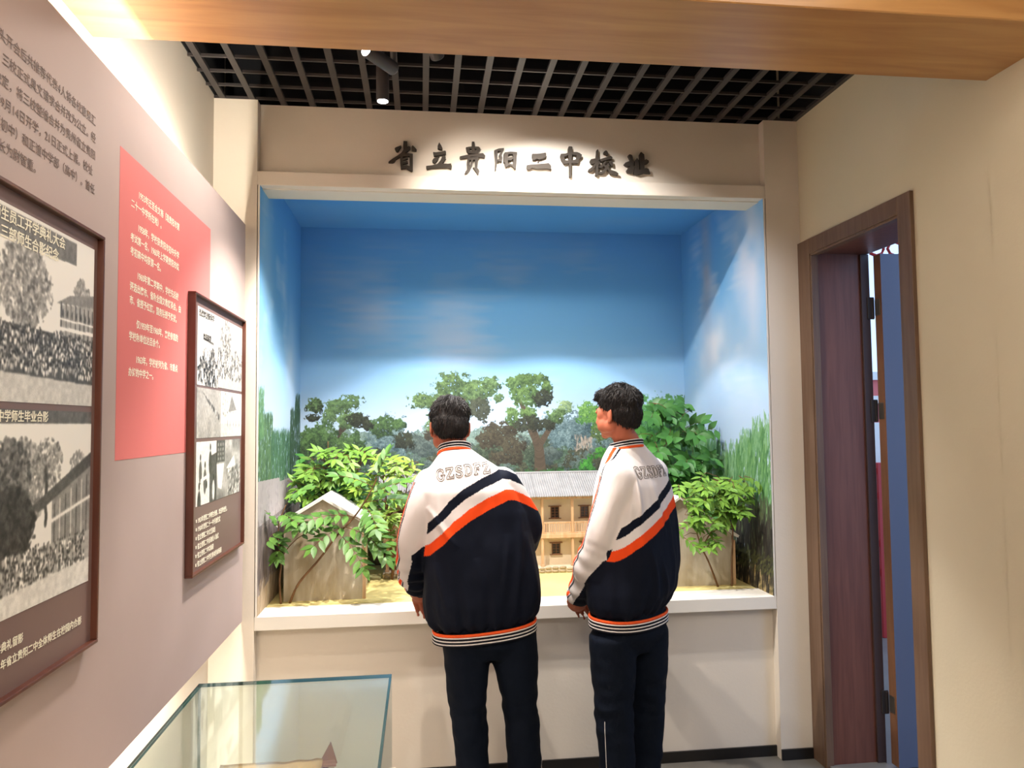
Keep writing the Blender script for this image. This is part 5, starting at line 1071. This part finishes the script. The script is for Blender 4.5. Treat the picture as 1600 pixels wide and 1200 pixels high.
# first student: seen squarely from behind, leaning on the sill
student(dict(base=(.22, 2.84, 0), label='student seen squarely from behind in white and navy jacket, one hand on the sill', drop=.088, folds=[(.165, 1.18, .10, .80, .010, .016), (.10, 1.10, .06, .84, .007, .014), (-.02, 1.02, .0, .80, .006, .016), (-.17, 1.20, -.09, 1.05, .008, .014), (.17, 1.10, .19, .84, .009, .014), (-.17, 1.0, -.13, .80, .008, .014), (-.10, 1.30, -.15, 1.12, .005, .014)], yaw=0, hyaw=.06, hpitch=.28, hroll=.02,
    head=(.110, 2.915, 1.488), hs=.95, neck=(.125, 2.88, 1.405), seed=3, tilt=(.085, 0),
    torso=[(.232, 2.85, .757, .186, .124), (.232, 2.85, .785, .210, .146), (.228, 2.85, .84, .218, .155), (.222, 2.85, .95, .216, .152), (.213, 2.85, 1.07, .208, .142), (.200, 2.85, 1.17, .200, .132), (.176, 2.85, 1.25, .180, .120), (.164, 2.855, 1.30, .152, .105), (.154, 2.86, 1.345, .126, .090), (.138, 2.87, 1.38, .084, .072), (.128, 2.875, 1.405, .060, .060)],
    armL=([(.035, 2.86, 1.275), (-.002, 2.85, 1.16), (-.034, 2.88, 1.03), (-.030, 2.98, .925), (-.012, 3.085, .835)], [.066, .066, .064, .062, .046]),
    armR=([(.300, 2.86, 1.265), (.352, 2.87, 1.19), (.398, 2.90, 1.095), (.37, 3.00, .97), (.33, 3.10, .86)], [.074, .072, .070, .060, .044]),
    hem=(.234, 2.85, .752, .196, .134), collar=(.126, 2.873, 1.385, .066, .062), ctilt=(.05, -.35), cuff=.034,
    stripe=[(-.26, 1.10), (-.19, 1.132), (-.135, 1.174), (-.085, 1.221), (-.025, 1.261), (.052, 1.299), (.132, 1.329), (.16, 1.325), (.20, 1.305), (.25, 1.272), (.30, 1.235)], rseam=.15,
    sleeve_phi=[-150, -100, -40, 5, 22, 38, 75, 60], piping=(70, 84),
    letters=((.056, 2.85, 1.296), (.98, 0, .135), (-.10, 0, 1.0), .040), arc=-.004,
    hand_s=1.08, handL=((.12, .80, -.55), (-.25, .55, .80), 1, .72), handR=((-.1, .8, -.55), (.1, .55, .82), -1, .45),
    hip=(.238, 2.85, .72, .180, .128), legL=((.160, 2.85, .75), (.170, 2.84, .44), (.190, 2.84, .10)), legR=((.338, 2.85, .75), (.365, 2.85, .44), (.392, 2.86, .10)), legr=[(.088, .108), (.085, .096), (.068, .078), (.062, .070), (.062, .068)],
    pipes=[((.44, 2.85, .36), (.46, 2.85, .12), (.8, -.6, 0))]))
# second student: turned about forty degrees towards the first
student(dict(base=(.80, 2.86, 0), label='student in white and navy jacket turned sideways, face in profile', drop=.10, folds=[(-.12, 1.33, -.13, 1.12, .014, .012), (-.05, 1.30, .0, 1.05, .006, .016), (.03, 1.22, .06, .86, .007, .015), (-.10, 1.05, -.05, .82, .009, .015), (.12, 1.2, .13, .9, .008, .014), (-.04, 1.0, .02, .80, .008, .014)], yaw=.72, hyaw=.74, hpitch=.05, turned=True,
    head=(.762, 2.85, 1.535), hs=.92, neck=(.800, 2.86, 1.430), seed=8, tilt=(0, 0),
    torso=[(.795, 2.86, .777, .170, .118), (.803, 2.86, .81, .194, .143), (.812, 2.86, .86, .206, .155), (.818, 2.86, .96, .206, .150), (.822, 2.86, 1.08, .204, .142), (.822, 2.86, 1.18, .202, .130), (.820, 2.86, 1.26, .186, .118), (.815, 2.86, 1.315, .160, .104), (.808, 2.86, 1.355, .125, .090), (.802, 2.86, 1.39, .088, .074), (.800, 2.86, 1.415, .064, .062)],
    armL=([(.735, 2.765, 1.29), (.700, 2.755, 1.17), (.665, 2.775, 1.04), (.634, 2.86, .92), (.618, 2.97, .80)], [.074, .072, .066, .060, .046]),
    armR=([(.925, 2.945, 1.29), (.955, 2.98, 1.17), (.955, 3.03, 1.05), (.90, 3.10, .94), (.84, 3.16, .83)], [.066, .062, .058, .054, .042]),
    hem=(.795, 2.86, .772, .180, .128), collar=(.798, 2.86, 1.392, .070, .066), ctilt=(0, -.20), cuff=.033,
    stripe=[(-.20, 1.10), (-.15, 1.145), (-.10, 1.175), (-.05, 1.20), (.0, 1.225), (.08, 1.262), (.14, 1.290), (.19, 1.315)], rseam=.17,
    sleeve_phi=[-150, -60, -5, 42, 62, 72, 84, 88], piping=(124, 140), seam=.15,
    shoulder_pipe=[((.752, 2.800, 1.41), (.664, 2.745, 1.285), .0035, NAVY), ((.735, 2.815, 1.41), (.658, 2.765, 1.285), .008, ORG)], pipe_lat=(.45, -.85, 0),
    letters=((.780, 2.74, 1.290), (.752, .66, .0), (0, 0, 1.0), .042),
    handL=((.35, .90, -.30), (-.35, .25, .9), 1, 1.0), handR=((-.2, .75, -.55), (.1, .5, .85), -1, .5),
    hip=(.795, 2.86, .73, .165, .130), legL=((.715, 2.81, .70), (.715, 2.80, .42), (.728, 2.80, .10)), legR=((.868, 2.90, .70), (.875, 2.91, .42), (.868, 2.92, .10)), legr=[(.092, .105), (.086, .095), (.073, .078), (.066, .072), (.064, .070)],
    pipes=[((.685, 2.80, .40), (.690, 2.80, .10), (-.35, -.93, 0))]))
